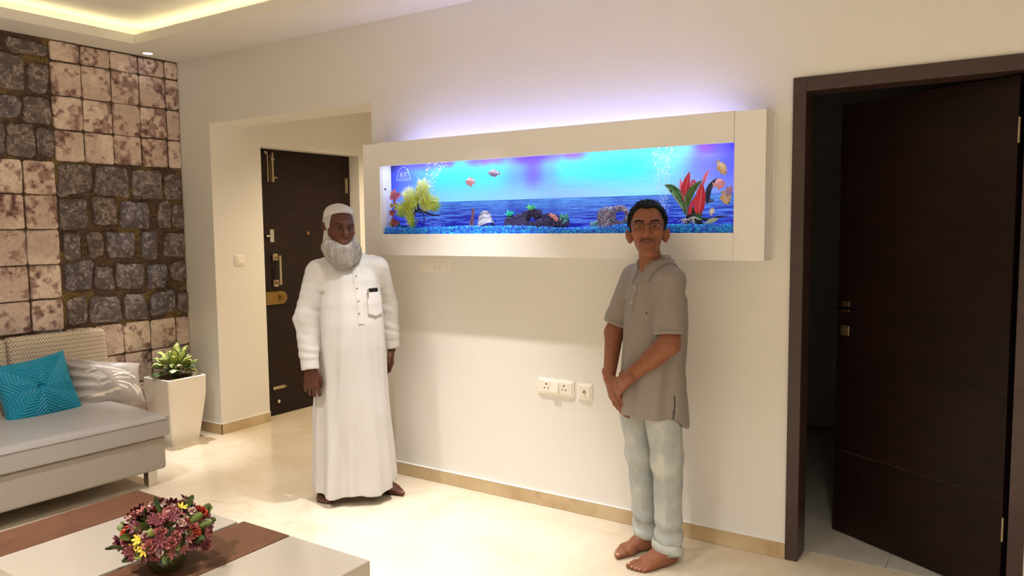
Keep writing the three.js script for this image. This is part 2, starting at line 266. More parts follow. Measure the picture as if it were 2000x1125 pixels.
  // dry grass growing in the joints
  const tufts = [[0.66, 1.80], [0.62, 1.80], [0.69, 1.79], [0.55, 1.56], [0.60, 1.56], [0.65, 1.565], [0.24, 1.66], [0.235, 1.62], [0.24, 1.70], [0.155, 1.87], [0.15, 1.93], [0.39, 1.42], [0.385, 1.36], [0.40, 1.33], [0.47, 1.335], [0.58, 1.31], [0.63, 1.31], [0.05, 1.15], [0.1, 1.14], [0.14, 1.13], [0.03, 1.135], [0.47, 1.10], [0.53, 1.105], [0.74, 0.90], [0.77, 0.89], [0.72, 0.90], [0.50, 0.90], [0.08, 0.91], [0.16, 0.90], [0.86, 1.11], [0.80, 1.12], [0.76, 1.45], [0.77, 1.40], [0.10, 1.545], [0.06, 1.55], [1.0, 2.65], [0.96, 2.65]];
  const bl = [];
  for (const [z, y] of tufts) for (let k = 0; k < 16; k++) {
    const a = rnd() * 6.283, l = rr(0.01, 0.026), oz = z + rr(-0.022, 0.022), oy = y + rr(-0.012, 0.012), g = new THREE.ConeGeometry(0.0016, l, 3); g.translate(0, l / 2, 0); g.rotateX(rr(0.6, 1.4)); g.rotateZ(0); g.rotateY(Math.PI / 2); g.rotateX(a); g.translate(XL + 0.004, oy, oz); bl.push(g);
  }
  const gr = mesh('dry_grass', bl, std({ color: 0xa98b4e, roughness: 0.9 }), wall); gr.userData.kind = 'stuff';
}
// ------------------------------------------------------------------ sofa
{
  const s = thing('sofa', 'grey leatherette sofa with zigzag backrest cushions and steel legs by the stone wall', 'sofa', [-4.83, 0, 2.15], -0.036);
  const leather = phys({ color: new THREE.Color(0.36, 0.335, 0.315), roughness: 0.34, specularIntensity: 0.8, bumpMap: gray(256, 256, (u, v) => fbm(u, v, 64, 2, 301), [6, 6]), bumpScale: 0.0005, sheen: 0.3, sheenRoughness: 0.4, sheenColor: new THREE.Color(0.7, 0.7, 0.7) });
  const leatherBase = phys({ color: new THREE.Color(0.35, 0.31, 0.265), roughness: 0.5, bumpMap: leather.bumpMap, bumpScale: 0.0006 });
  const xf = 0.512, z0 = -1.295, z1 = 1.5, xb = -0.44;
  mesh('base', box(xb, xf - 0.018, 0.1, 0.302, z0 + 0.02, z1, 0.018), leatherBase, s);
  // seat: straight band below the seam, crowned cushion above
  const seat = mesh('seat', box(xb, xf, 0.302, 0.412, z0, z1, 0.012), leather, s);
  {
    const nx = 40, nz = 60, p = [], idx = [];
    for (let j = 0; j <= nz; j++) for (let i = 0; i <= nx; i++) {
      const e = (t) => { const k = clamp(t); return 1 - Math.pow(1 - k, 2.6); };
      const u = i / nx, w = j / nz, x = lerp(xb, xf - 0.001, 1 - Math.pow(1 - u, 1.6)), z = lerp(z0 + 0.001, z1, Math.pow(w, 1.6));
      const h = 0.034 * e((xf - x) / 0.07) * e((z - z0) / 0.07) + 0.006 * sstep(0, 0.4, xf - x) + 0.002 * Math.sin(z * 9 + x * 4);
      p.push(x, 0.405 + Math.max(h, 0), z);
    }
    for (let j = 0; j < nz; j++) for (let i = 0; i < nx; i++) { const a = j * (nx + 1) + i, b = a + 1, c = a + nx + 1, d = c + 1; idx.push(a, c, b, b, c, d); }
    const g = new THREE.BufferGeometry(); g.setAttribute('position', new THREE.Float32BufferAttribute(p, 3)); g.setIndex(idx); g.computeVertexNormals(); uvBox(g);
    mesh('cushion_top', g, leather, seat);
  }
  mesh('piping', [tube([[xf + 0.001, 0.409, z1], [xf + 0.001, 0.409, 0], [xf + 0.001, 0.409, z0 + 0.012]], 0.0035, 8, 8), tube([[xf - 0.01, 0.409, z0 - 0.001], [0, 0.409, z0 - 0.001], [xb, 0.409, z0 - 0.001]], 0.0035, 8, 8)], leather, seat);
  for (const [x, z] of [[xf - 0.085, z0 + 0.09], [xb + 0.1, z0 + 0.09], [xf - 0.085, z1 - 0.1]]) mesh('leg', box(x - 0.028, x + 0.028, 0, 0.102, z - 0.028, z + 0.028, 0.003), chrome, s);
  // backrest cushions in woven zigzag fabric
  const Lb = 3, G = 0.2;
  const zig = tex(512, 512, (u, v) => {
    const n = 14; let x = (u * n - v * n), y = (u * n + v * n);   // the herringbone turned by 45 degrees, periodic over the tile
    const i = Math.floor(x), j = Math.floor(y), fx = x - i, fy = y - j, k = (((i - j) % (2 * Lb)) + 2 * Lb) % (2 * Lb);
    const gap = k < Lb ? fy < G || fy > 1 - G || (k === 0 && fx < G) || (k === Lb - 1 && fx > 1 - G) : fx < G || fx > 1 - G || (k === Lb && fy > 1 - G) || (k === 2 * Lb - 1 && fy < G);
    const w = 0.04 * Math.sin(u * 512 * 1.5) * Math.sin(v * 512 * 1.5) + (fbm(u, v, 60, 2, 311) - 0.5) * 0.08, c = gap ? rgb(134, 114, 92) : rgb(222, 208, 186);
    return [c[0] + w, c[1] + w, c[2] + w];
  }, true, [4.0, 4.0]);
  const fabric = std({ map: zig, roughness: 0.9, bumpMap: gray(256, 256, (u, v) => 0.5 + 0.5 * Math.sin(u * 256 * 0.8) * Math.sin(v * 256 * 0.8), [8, 8]), bumpScale: 0.0006 });
  const cushion = (za, zb, dx = 0) => { const g = new RoundedBoxGeometry(0.15, 0.5, zb - za, 5, 0.045); const p = g.attributes.position; for (let i = 0; i < p.count; i++) { const y = p.getY(i) / 0.25, z = p.getZ(i) / ((zb - za) / 2); if (p.getX(i) > 0) p.setX(i, p.getX(i) + 0.02 * (1 - y * y) * (1 - z * z)); } g.computeVertexNormals(); uvBox(g); g.rotateZ(0.13); g.translate(-0.40 + dx, 0.640, (za + zb) / 2); return g; };
  mesh('backrest', cushion(z0 - 0.09, z0 + 0.515), fabric, s); mesh('backrest', cushion(z0 + 0.52, z0 + 1.2, 0.01), fabric, s); mesh('backrest', cushion(z0 + 1.205, z0 + 1.9, 0.03), fabric, s);
}
// ------------------------------------------------------------------ pillows
function pillowGeo(w, h, t, n = 90, pinch = 0.10, fn) {   // front and back sheets that meet in a seam; corners drawn out
  const p = [], uv = [], idx = [];
  for (let side = 0; side < 2; side++) for (let j = 0; j <= n; j++) for (let i = 0; i <= n; i++) {
    const a = i / n * 2 - 1, b = j / n * 2 - 1, s = side ? -1 : 1, ea = 1 - pinch * (1 - b * b), eb = 1 - pinch * (1 - a * a);
    const d = Math.pow(Math.max(0, (1 - a * a) * (1 - b * b)), 0.42);
    p.push(a * w / 2 * ea * 1.0, b * h / 2 * eb, s * t / 2 * d + (fn ? fn(a, b, s) * Math.min(1, d * 3) : 0)); uv.push(i / n, j / n);
  }
  const N = (n + 1) * (n + 1); for (let side = 0; side < 2; side++) for (let j = 0; j < n; j++) for (let i = 0; i < n; i++) { const a = side * N + j * (n + 1) + i, b = a + 1, c = a + n + 1, d = c + 1; side ? idx.push(a, c, b, b, c, d) : idx.push(a, b, c, b, d, c); }
  const g = new THREE.BufferGeometry(); g.setAttribute('position', new THREE.Float32BufferAttribute(p, 3)); g.setAttribute('uv', new THREE.Float32BufferAttribute(uv, 2)); g.setIndex(idx); g.computeVertexNormals(); return g;
}
function frame3(o, a, b) {   // places a pillow: local x along a, local y along b
  const x = a.clone().normalize(), z = x.clone().cross(b).normalize(), y = z.clone().cross(x); o.quaternion.setFromRotationMatrix(new THREE.Matrix4().makeBasis(x, y, z));
}
{
  const quilt = (a, b) => {   // star of nested chevrons, eight rays
    const r = Math.hypot(a, b), th = Math.atan2(b, a) + Math.PI / 8, q = Math.PI / 4, d = ((th % q) + q) % q - q / 2, m = Math.abs(r * Math.sin(d)), l = r * Math.cos(d);
    const s = (l + (Math.floor(((th + 20 * q) / q)) % 2 ? 0.9 : -0.9) * m) * 11; return Math.pow(Math.abs(Math.sin(s * Math.PI / 1.25)), 0.5) * sstep(0.06, 0.14, r);
  };
  const teal = phys({ color: new THREE.Color(0.010, 0.235, 0.36), roughness: 0.38, sheen: 0.6, sheenRoughness: 0.35, sheenColor: new THREE.Color(0.25, 0.75, 0.9), specularIntensity: 0.7 });
  const p = thing('cushion', 'teal satin cushion quilted in star chevrons on the grey sofa', 'cushion', [-4.97, 0.585, 1.295], 0, 'cushions on the sofa');
  const w = 0.44, h = 0.40;
  frame3(p, V(0.0, 0.10, -1), V(-0.36, 1, 0.10));
  mesh('cover', pillowGeo(w, h, 0.15, 200, 0.09, (a, b, s) => s * (0.010 * quilt(a, b)) - s * 0.02 * Math.exp(-(a * a + b * b) * 60)), teal, p);
  mesh('button', new THREE.SphereGeometry(0.009, 16, 10).scale(1, 1, 0.6).translate(0, 0, 0.058), teal, p);
  // grey satin pillow with white sprigs
  const cv = document.createElement('canvas'); cv.width = cv.height = 1024; const c = cv.getContext('2d');
  c.fillStyle = '#a39a93'; c.fillRect(0, 0, 1024, 1024); seed(9);
  const sprig = (x, y, ang, len, col) => { c.save(); c.translate(x, y); c.rotate(ang); c.strokeStyle = col; c.fillStyle = col; c.lineWidth = 2.5; c.beginPath(); c.moveTo(0, 0); c.quadraticCurveTo(len * 0.5, -len * 0.12, len, 0); c.stroke();
    for (let t = 0.25; t < 1; t += 0.045) for (const sd of [-1, 1]) { const px = len * t, py = -len * 0.24 * t * (1 - t) * 2 * 0.5; c.save(); c.translate(px, py); c.rotate(sd * 0.7); c.beginPath(); c.ellipse(9, sd * 4, 11, 4.2, 0, 0, 6.3); c.fill(); c.restore(); } c.restore(); };
  for (const [x, y, a, l] of [[640, 380, -0.3, 240], [620, 600, 0.5, 200], [820, 560, 1.15, 300], [860, 540, 1.0, 280], [560, 430, -0.5, 260], [560, 470, -0.1, 300], [600, 530, 0.25, 260], [760, 520, 0.9, 330], [700, 300, 0.5, 280], [520, 300, 0.1, 300]]) sprig(x, y, a, l, '#f4efe6');
  for (let i = 0; i < 7; i++) sprig(160 + i * 60, 880 - i * 22, -0.25 + rr(-0.15, 0.15), 230, i % 2 ? '#e4ddd0' : '#c9bea6');
  for (let i = 0; i < 8; i++) sprig(180 + i * 30, 300 + i * 50, -0.5 + rr(-0.3, 0.3), 200, '#cfc7bd');
  for (let i = 0; i < 5; i++) sprig(250 + i * 90, 150 + i * 20, 0.1 + rr(-0.2, 0.2), 200, '#d9d2c8');
  const t = new THREE.CanvasTexture(cv); t.colorSpace = THREE.SRGBColorSpace; t.magFilter = THREE.LinearFilter;
  const satin = phys({ map: t, roughness: 0.45, sheen: 0.4, sheenRoughness: 0.3, sheenColor: new THREE.Color(0.8, 0.8, 0.8), specularIntensity: 0.9 });
  const q = thing('cushion', 'silver grey satin cushion with white leaf sprigs leaning at the end of the sofa', 'cushion', [-4.985, 0.56, 0.865], 0, 'cushions on the sofa');
  frame3(q, V(0.22, 0.0, -0.66), V(-0.5, 1, 0.0));
  const pg = pillowGeo(0.45, 0.37, 0.17, 120, 0.11, (a, b, s) => { const k = Math.exp(-Math.pow((a + 0.9) / 0.45, 2)); return s * (0.014 * k * Math.sin(b * 16 + a * 3) + 0.005 * Math.sin(a * 7 + b * 3 + 1)); });
  { const p2 = pg.attributes.position; for (let i = 0; i < p2.count; i++) p2.setY(i, -0.185 + (p2.getY(i) + 0.185) * (1 - 0.24 * Math.pow(clamp(p2.getX(i) / 0.45 + 0.5), 1.3))); pg.computeVertexNormals(); }
  mesh('cover', pg, satin, q);
}
// ------------------------------------------------------------------ planter with plant
{
  const cx = -5.105, cz = 0.29, top = 0.487, a = 0.152, b = 0.104;
  const pl = thing('planter', 'tall white tapered square planter beside the sofa and the stone wall', 'planter', [cx, 0, cz]);
  const gloss = phys({ color: new THREE.Color(0.86, 0.81, 0.72), roughness: 0.3, clearcoat: 0.3, clearcoatRoughness: 0.15 });
  // profile of the square: slightly flared, widest below the rim
  const ringAt = (h) => (h > 0.36 ? a - 0.002 + (h - 0.36) * 0.02 : lerp(b, a - 0.002, Math.pow(h / 0.36, 0.85)));
  const sq = (h, r, bev = 0.006) => [[r - bev, h, r], [r, h, r - bev], [r, h, -r + bev], [r - bev, h, -r], [-r + bev, h, -r], [-r, h, -r + bev], [-r, h, r - bev], [-r + bev, h, r]];
  const loft = (rings, capTop, capBot) => { const n = rings[0].length, p = [], idx = []; for (const r of rings) for (const v of r) p.push(...v); for (let k = 0; k + 1 < rings.length; k++) for (let i = 0; i < n; i++) { const A = k * n + i, B = k * n + (i + 1) % n; idx.push(A, B, A + n, B, B + n, A + n); }
    if (capBot) for (let i = 1; i + 1 < n; i++) idx.push(0, i + 1, i); if (capTop) { const o = (rings.length - 1) * n; for (let i = 1; i + 1 < n; i++) idx.push(o, o + i, o + i + 1); }
    let g = new THREE.BufferGeometry(); g.setAttribute('position', new THREE.Float32BufferAttribute(p, 3)); g.setIndex(idx); g = g.toNonIndexed(); g.computeVertexNormals(); return g; };
  const hs = [0, 0.06, 0.12, 0.18, 0.24, 0.3, 0.36, 0.42, top - 0.004];
  mesh('body', loft([...hs.map((h) => sq(h, ringAt(h))), sq(top, a - 0.003), sq(top, a - 0.012), sq(top - 0.02, a - 0.014)], false, true), gloss, pl);
  const sh = new THREE.Shape(); sh.moveTo(-a + 0.013, -a + 0.013); sh.lineTo(a - 0.013, -a + 0.013); sh.lineTo(a - 0.013, a - 0.013); sh.lineTo(-a + 0.013, a - 0.013); sh.closePath(); const hole = new THREE.Path(); hole.absarc(0, 0, 0.108, 0, 6.2832, true); sh.holes.push(hole);
  mesh('insert_plate', new THREE.ExtrudeGeometry(sh, { depth: 0.006, bevelEnabled: false, curveSegments: 40 }).rotateX(-Math.PI / 2).translate(0, top - 0.022, 0), std({ color: 0xb09c7e, roughness: 0.7 }), pl);
  mesh('inner_pot', lathe([[0.085, top - 0.2], [0.104, top - 0.02], [0.115, top - 0.012], [0.117, top - 0.006], [0.112, top - 0.003], [0.103, top - 0.012], [0.098, top - 0.05], [0.0, top - 0.05]], 48), phys({ color: 0x6d5340, roughness: 0.4 }), pl);
  mesh('soil', new THREE.CircleGeometry(0.099, 40).rotateX(-Math.PI / 2).translate(0, top - 0.042, 0), std({ color: 0x2a1c12, roughness: 1, bumpMap: gray(128, 128, (u, v) => fbm(u, v, 24, 3, 41)), bumpScale: 0.01 }), pl);
  // dumb-cane style plant: broad pointed leaves, yellow-green hearts with dark edges
  const leafMap = tex(256, 256, (u, v) => { const x = Math.abs(u - 0.5) * 2, edge = sstep(0.5, 0.95, x + 0.35 * (fbm(u, v, 8, 3, 51) - 0.5) + 0.25 * sstep(0.55, 1, v)); let c = mix3(rgb(226, 226, 150), rgb(176, 192, 84), fbm(u, v, 6, 3, 53)); c = mix3(c, rgb(62, 92, 34), edge); const vein = Math.abs(((v * 9 + x * 2.4) % 1) - 0.5) < 0.06 ? 0.07 : 0; c = mix3(c, rgb(232, 232, 190), x < 0.05 ? 0.6 : vein); return c; });
  const greenMap = tex(128, 128, (u, v) => { const x = Math.abs(u - 0.5) * 2; let c = mix3(rgb(66, 92, 32), rgb(40, 64, 24), fbm(u, v, 6, 3, 57)); c = mix3(c, rgb(176, 190, 110), sstep(0.5, 0.2, x + fbm(u, v, 9, 2, 58) * 0.6)); return c; });
  const paleMap = tex(128, 128, (u, v) => mix3(rgb(238, 234, 200), rgb(150, 170, 80), sstep(0.5, 0.75, fbm(u, v, 5, 3, 59) + 0.25 * Math.abs(u - 0.5))));
  const mats = [leafMap, greenMap, paleMap].map((m) => phys({ map: m, roughness: 0.4, side: THREE.DoubleSide, transmission: 0.12, thickness: 0 }));
  const leafGeo = (len, wid, bend) => { const n = 10, m = 4, p = [], uv = [], idx = []; for (let j = 0; j <= n; j++) for (let i = 0; i <= m; i++) { const t = j / n, s = i / m * 2 - 1, w = wid * Math.pow(Math.sin(Math.PI * Math.pow(t, 0.72)), 0.85) * (1 - 0.15 * t) + 0.0015, ang = bend * t * t; p.push(s * w / 2, len * t * Math.cos(ang * 0.8) , len * 0.5 * Math.sin(ang) * t - Math.abs(0) + Math.abs(s) * w * 0.22 + 0.004 * Math.sin(t * 16 + s)); uv.push(i / m, t); }
    for (let j = 0; j < n; j++) for (let i = 0; i < m; i++) { const A = j * (m + 1) + i, B = A + 1, C = A + m + 1, D = C + 1; idx.push(A, B, C, B, D, C); } const g = new THREE.BufferGeometry(); g.setAttribute('position', new THREE.Float32BufferAttribute(p, 3)); g.setAttribute('uv', new THREE.Float32BufferAttribute(uv, 2)); g.setIndex(idx); g.computeVertexNormals(); return g; };
  const pt = thing('potted_plant', 'leafy plant with yellow green variegated leaves growing in the white planter', 'plant', [cx, top - 0.042, cz]);
  seed(31); const geos = [leafGeo(0.14, 0.078, 0.7), leafGeo(0.125, 0.07, 1.1), leafGeo(0.115, 0.06, 0.5)];
  for (let i = 0; i < 34; i++) {
    const az = i * 2.4 + rr(-0.3, 0.3), tier = i / 34, tilt = lerp(1.35, 0.25, Math.pow(tier, 1.0)) + rr(-0.15, 0.15), h0 = lerp(0.085, 0.165, tier), out = lerp(0.05, 0.022, tier);
    const bx = Math.sin(az) * out * 1.4, bz = Math.cos(az) * out * 1.4;
    mesh('stem', taper([[Math.sin(az) * 0.012, 0, Math.cos(az) * 0.012], [bx * 0.6, h0 * 0.6, bz * 0.6], [bx, h0, bz]], [0.0045, 0.0025], 6, 5), mats[1], pt);
    const l = mesh('leaf', geos[i % 3], mats[tier > 0.3 ? (i % 6 === 5 ? 2 : 0) : [1, 0, 1, 2][i % 4]], pt);
    l.position.set(bx, h0, bz); l.rotation.order = 'YXZ'; l.rotation.set(tilt, az, rr(-0.3, 0.3));
  }
}
// ------------------------------------------------------------------ two coffee tables side by side, flowers on one
{
  const walnut = phys({ map: woodTex(512, 512, rgb(112, 75, 54), rgb(70, 45, 33), 501, 1.0, [1.2, 1.2]), roughness: 0.34, specularIntensity: 0.6 });
  walnut.map.rotation = Math.PI / 2;
  const lacq = phys({ color: new THREE.Color(0.40, 0.345, 0.285), roughness: 0.16, clearcoat: 0.5, clearcoatRoughness: 0.08 });
  const table = (label, x0, xm, x1, z0, z1) => {
    const cx = (x0 + x1) / 2, cz = (z0 + z1) / 2, t = thing('coffee_table', label, 'coffee table', [cx, 0, cz], 0, 'pair of coffee tables'), X = (x) => x - cx, Z = (z) => z - cz, h = 0.40;
    mesh('wood_panel', box(X(x0), X(xm) - 0.002, h - 0.045, h, Z(z0), Z(z1), 0.002), walnut, t);
    mesh('lacquered_top', box(X(xm) + 0.002, X(x1), h - 0.055, h, Z(z0), Z(z1), 0.004), lacq, t);
    mesh('body', box(X(x0) + 0.004, X(xm), 0.03, h - 0.045, Z(z0) + 0.004, Z(z1) - 0.004), walnut, t);
    mesh('lacquered_body', box(X(xm), X(x1), 0.03, h - 0.055, Z(z0) + 0.0005, Z(z1) - 0.0005, 0.003), lacq, t);
    mesh('plinth', box(X(x0) + 0.05, X(x1) - 0.05, 0, 0.03, Z(z0) + 0.05, Z(z1) - 0.05), blackHole, t);
  };
  table('taupe lacquer coffee table with walnut strip, nearer the sofa and without flowers', -3.223, -2.978, -2.532, 1.705, 2.41);
  table('taupe lacquer coffee table with walnut strip that carries the flower bowl', -2.514, -2.246, -1.837, 1.69, 2.395);

  const f = thing('flower_arrangement', 'low dark bowl of orange roses, burgundy blossoms and leaves on the coffee table', 'flower arrangement', [-2.385, 0.4, 2.10]);
  seed(88);
  mesh('bowl', lathe([[0.0, 0.0], [0.045, 0.0], [0.05, 0.004], [0.066, 0.03], [0.074, 0.06], [0.072, 0.09], [0.062, 0.108], [0.057, 0.106], [0.066, 0.086], [0.066, 0.06], [0.0, 0.03]], 40), phys({ color: 0x3f3c1e, roughness: 0.18, clearcoat: 0.6 }), f);
  mesh('moss_filling', new THREE.SphereGeometry(0.06, 20, 12).scale(1, 0.6, 1).translate(0, 0.1, 0), std({ color: 0x2c2f18, roughness: 1 }), f);
  const petal = (len, wid, cup) => { const n = 5, m = 4, p = [], idx = []; for (let j = 0; j <= n; j++) for (let i = 0; i <= m; i++) { const t = j / n, s = i / m * 2 - 1, w = wid * Math.pow(Math.sin(Math.PI * (0.08 + 0.8 * t)), 0.8); p.push(s * w / 2, len * t, cup * len * (t * t * 1.2 - t) + s * s * w * 0.35 - 0.25 * len * Math.pow(Math.max(0, t - 0.75), 1) ); } for (let j = 0; j < n; j++) for (let i = 0; i < m; i++) { const A = j * (m + 1) + i, B = A + 1, C = A + m + 1, D = C + 1; idx.push(A, B, C, B, D, C); } const g = new THREE.BufferGeometry(); g.setAttribute('position', new THREE.Float32BufferAttribute(p, 3)); g.setIndex(idx); g.computeVertexNormals(); return g; };
  const rose = (R, n = 16) => { const gs = []; for (let i = 0; i < n; i++) { const t = i / n, a = i * 2.4, open = lerp(0.12, 1.15, t), g = petal(R * lerp(0.75, 1.05, t), R * lerp(0.6, 1.15, t), 0.3); g.rotateX(open); g.rotateY(a); g.translate(0, -R * 0.3 * t, 0); gs.push(g); } return merge(gs); };
  const daisy = (R, n = 8) => { const gs = []; for (let i = 0; i < n; i++) { const g = petal(R, R * 0.5, 0.2); g.rotateX(1.1); g.rotateY(i / n * 6.283); gs.push(g); } gs.push(new THREE.SphereGeometry(R * 0.25, 8, 6)); return merge(gs); };
  const ds = { side: THREE.DoubleSide, roughness: 0.6 }, orange = std({ color: 0xa83c1c, ...ds }), wine = std({ color: 0x5c2028, ...ds }), dusk = std({ color: 0x8a4a44, ...ds }), pinkc = std({ color: 0xb8938a, ...ds }), yellow = std({ color: 0xc9b03a, ...ds }), leafG = [std({ color: 0x5c6a2c, ...ds }), std({ color: 0x3c4a20, ...ds }), std({ color: 0x8b9650, ...ds })];
  const G = [rose(0.036), rose(0.026, 12), daisy(0.026), rose(0.018, 9), daisy(0.02, 6)], LG = [petal(0.055, 0.03, 0.2), petal(0.06, 0.03, 0.4), petal(0.04, 0.03, 0.1)];
  const place = (name, g, m, el, az, r, spin = 0) => { const d = V(Math.cos(el) * Math.sin(az), Math.sin(el), Math.cos(el) * Math.cos(az)), o = mesh(name, g, m, f); o.position.set(d.x * r, 0.112 + d.y * r * 0.82, d.z * r); o.quaternion.setFromUnitVectors(V(0, 1, 0), d); o.rotateY(spin); return o; };
  for (const [el, az, r, s] of [[0.35, -0.25, 0.125, 0], [0.62, 2.4, 0.135, 0], [0.3, 1.75, 0.135, 1], [0.9, -1.6, 0.12, 1]]) place('rose', G[s], orange, el, az, r);
  for (let i = 0; i < 130; i++) { const az = i * 2.399 + rr(-0.2, 0.2), el = Math.asin(clamp(-0.18 + 1.12 * rnd(), -1, 1)), k = i % 5; place('blossom', G[[2, 1, 3, 2, 4][k]], [wine, dusk, pinkc, wine, dusk][k], el * 0.95, az, rr(0.112, 0.15), rnd() * 6); }
  for (const [el, az] of [[0.2, 0.35], [0.05, 0.5], [0.35, 0.3], [0.1, 0.2], [1.1, 2]]) place('yellow_spray', G[4], yellow, el, az, rr(0.115, 0.14));
  for (let i = 0; i < 64; i++) { const az = i * 2.399, el = rr(-0.4, 0.8), o = place('leaf', LG[i % 3], leafG[i % 3], el, az, rr(0.08, 0.125), rnd() * 6); o.rotateX(rr(0.1, 0.9)); }
  for (const [el, az, r] of [[1.35, 0.4, 0.115], [1.0, 2.3, 0.12], [-0.1, -0.7, 0.13], [-0.15, 1.0, 0.13]]) { const o = place('leaf', LG[1], leafG[1], el, az, r); o.scale.setScalar(1.0); }
}
// ------------------------------------------------------------------ wall aquarium
const AQ = { x0: -3.312, x1: -0.927, y0: 1.383, y1: 2.041, z: 0.15, wx0: -3.177, wx1: -1.066, wy0: 1.507, wy1: 1.907, back: 0.052, glass: 0.13 };
{
  const A = AQ, t = 0.018, a = thing('aquarium', 'long white framed wall aquarium glowing blue between the entrance hall and the dark door', 'aquarium', [0, 0, 0]);
  const lam = phys({ color: new THREE.Color(0.87, 0.85, 0.83), roughness: 0.42, clearcoat: 0.15 });
  const zf = A.z, zi = A.z - t;
  mesh('side_panel', [box(A.x0, A.wx0 - 0.001, A.y0, A.y1, zi, zf, 0.002), box(A.x0, A.x0 + t, A.y0, A.y1, 0.001, zi), box(A.wx0 - 0.012, A.wx0, A.wy0 - 0.02, A.y1 - 0.03, 0.03, zi)], lam, a);
  mesh('side_panel', [box(A.wx1 + 0.001, A.x1, A.y0, A.y1, zi, zf, 0.002), box(A.x1 - t, A.x1, A.y0, A.y1, 0.001, zi), box(A.wx1, A.wx1 + 0.012, A.wy0 - 0.02, A.y1 - 0.03, 0.03, zi)], lam, a);
  mesh('top_panel', box(A.wx0, A.wx1, A.wy1, A.y1 + 0.004, zi, zf + 0.002, 0.002), lam, a);
  mesh('bottom_panel', [box(A.wx0, A.wx1, A.y0, A.wy0, zi, zf - 0.0005, 0.002), box(A.x0 + t, A.x1 - t, A.y0, A.y0 + t, 0.001, zi)], lam, a);
  mesh('edge_trim', box(A.x1, A.x1 + 0.004, A.y0 + 0.01, A.y1 - 0.01, 0, 0.012), lam, a);
  mesh('tank_base', box(A.wx0, A.wx1, A.wy0 - 0.03, A.wy0 - 0.001, 0.02, zi), lam, a);
  mesh('cable_grommet', cyl(0.006, 0.006, 0.002, A.wx0 + 0.001, 1.775, 0.108, 'x', 16), blackHole, a);
  // printed sea picture, given an added even glow, behind the water, with a small white emblem in its corner
  const cw = 2048, ch = 420, cv = document.createElement('canvas'); cv.width = cw; cv.height = ch; const c = cv.getContext('2d'), img = c.createImageData(cw, ch), D = img.data, hz = 0.444;
  const lut = (u, stops) => { let i = 0; while (i < stops.length - 2 && u > stops[i + 1][0]) i++; const [u0, c0] = stops[i], [u1, c1] = stops[i + 1]; return mix3(c0, c1, sstep(u0, u1, u)); };
  const P = (r, g, b) => [r, g, b];
  const topRow = [[0, P(44, 32, 120)], [0.05, P(52, 44, 190)], [0.10, P(70, 60, 225)], [0.17, P(88, 70, 240)], [0.22, P(120, 60, 245)], [0.25, P(70, 190, 255)], [0.30, P(110, 80, 240)], [0.36, P(140, 60, 235)], [0.41, P(100, 110, 250)], [0.455, P(84, 20, 235)], [0.51, P(80, 30, 240)], [0.55, P(110, 90, 250)], [0.60, P(130, 60, 240)], [0.66, P(60, 190, 255)], [0.80, P(60, 215, 255)], [0.89, P(90, 190, 255)], [0.935, P(116, 16, 240)], [0.97, P(64, 40, 225)], [1, P(52, 40, 215)]];
  const midRow = [[0, P(52, 70, 225)], [0.06, P(88, 120, 250)], [0.12, P(90, 170, 255)], [0.19, P(66, 222, 255)], [0.36, P(78, 228, 255)], [0.44, P(104, 160, 255)], [0.485, P(110, 100, 250)], [0.53, P(104, 170, 255)], [0.58, P(74, 226, 255)], [0.75, P(56, 226, 255)], [0.86, P(110, 214, 255)], [0.93, P(112, 120, 252)], [1, P(84, 90, 245)]];
  const lowRow = [[0, P(96, 130, 250)], [0.1, P(130, 190, 255)], [0.25, P(132, 216, 255)], [0.45, P(140, 206, 255)], [0.55, P(140, 190, 255)], [0.8, P(140, 222, 255)], [0.92, P(130, 170, 255)], [1, P(110, 130, 250)]];
  for (let y = 0; y < ch; y++) for (let x = 0; x < cw; x++) {
    const u = (x + 0.5) / cw, v = 1 - (y + 0.5) / ch, o = (y * cw + x) * 4; let q;
    if (v > hz) {
      const k = (v - hz) / (1 - hz), wob = (fbm(u * 6, v * 0.7, 6, 3, 401) - 0.5) * 0.12, st = fbm(u * 1.4, v * 7 + u * 1.6, 9, 4, 403) - 0.5;
      const kk = clamp(k + wob * k); q = kk > 0.72 ? mix3(lut(u, midRow), lut(u, topRow), sstep(0.72, 1.0, kk)) : mix3(lut(u, lowRow), lut(u, midRow), sstep(0.05, 0.6, kk));
      q = mix3(q, [q[0] * 1.25 + 20, q[1] * 1.08, 255], clamp(st * 1.1) * (0.3 + 0.7 * sstep(0.2, 0.7, u)));
    } else {
      const k = v / hz, per = 1 / (1.06 - k), w = fbm(u * 1.3, per * 0.8, 14, 4, 409), w2 = fbm(u * 3.2, per * 2.2 + 3, 18, 3, 411);
      const base = mix3(P(34, 40, 196), P(86, 170, 250), Math.pow(k, 1.3)), s = sstep(0.40, 0.62, w * 0.6 + w2 * 0.4);
      q = mix3(mix3(base, P(14, 10, 140), 0.9 * (1 - 0.5 * k)), mix3(base, P(112, 176, 255), 0.45), s);
      q = mix3(q, P(44, 40, 190), 0.5 * sstep(0.14, 0.0, u)); if (k > 0.985) q = P(30, 60, 190);
    }
    for (let i = 0; i < 3; i++) D[o + i] = clamp(q[i], 0, 255); D[o + 3] = 255;
  }
  c.putImageData(img, 0, 0);
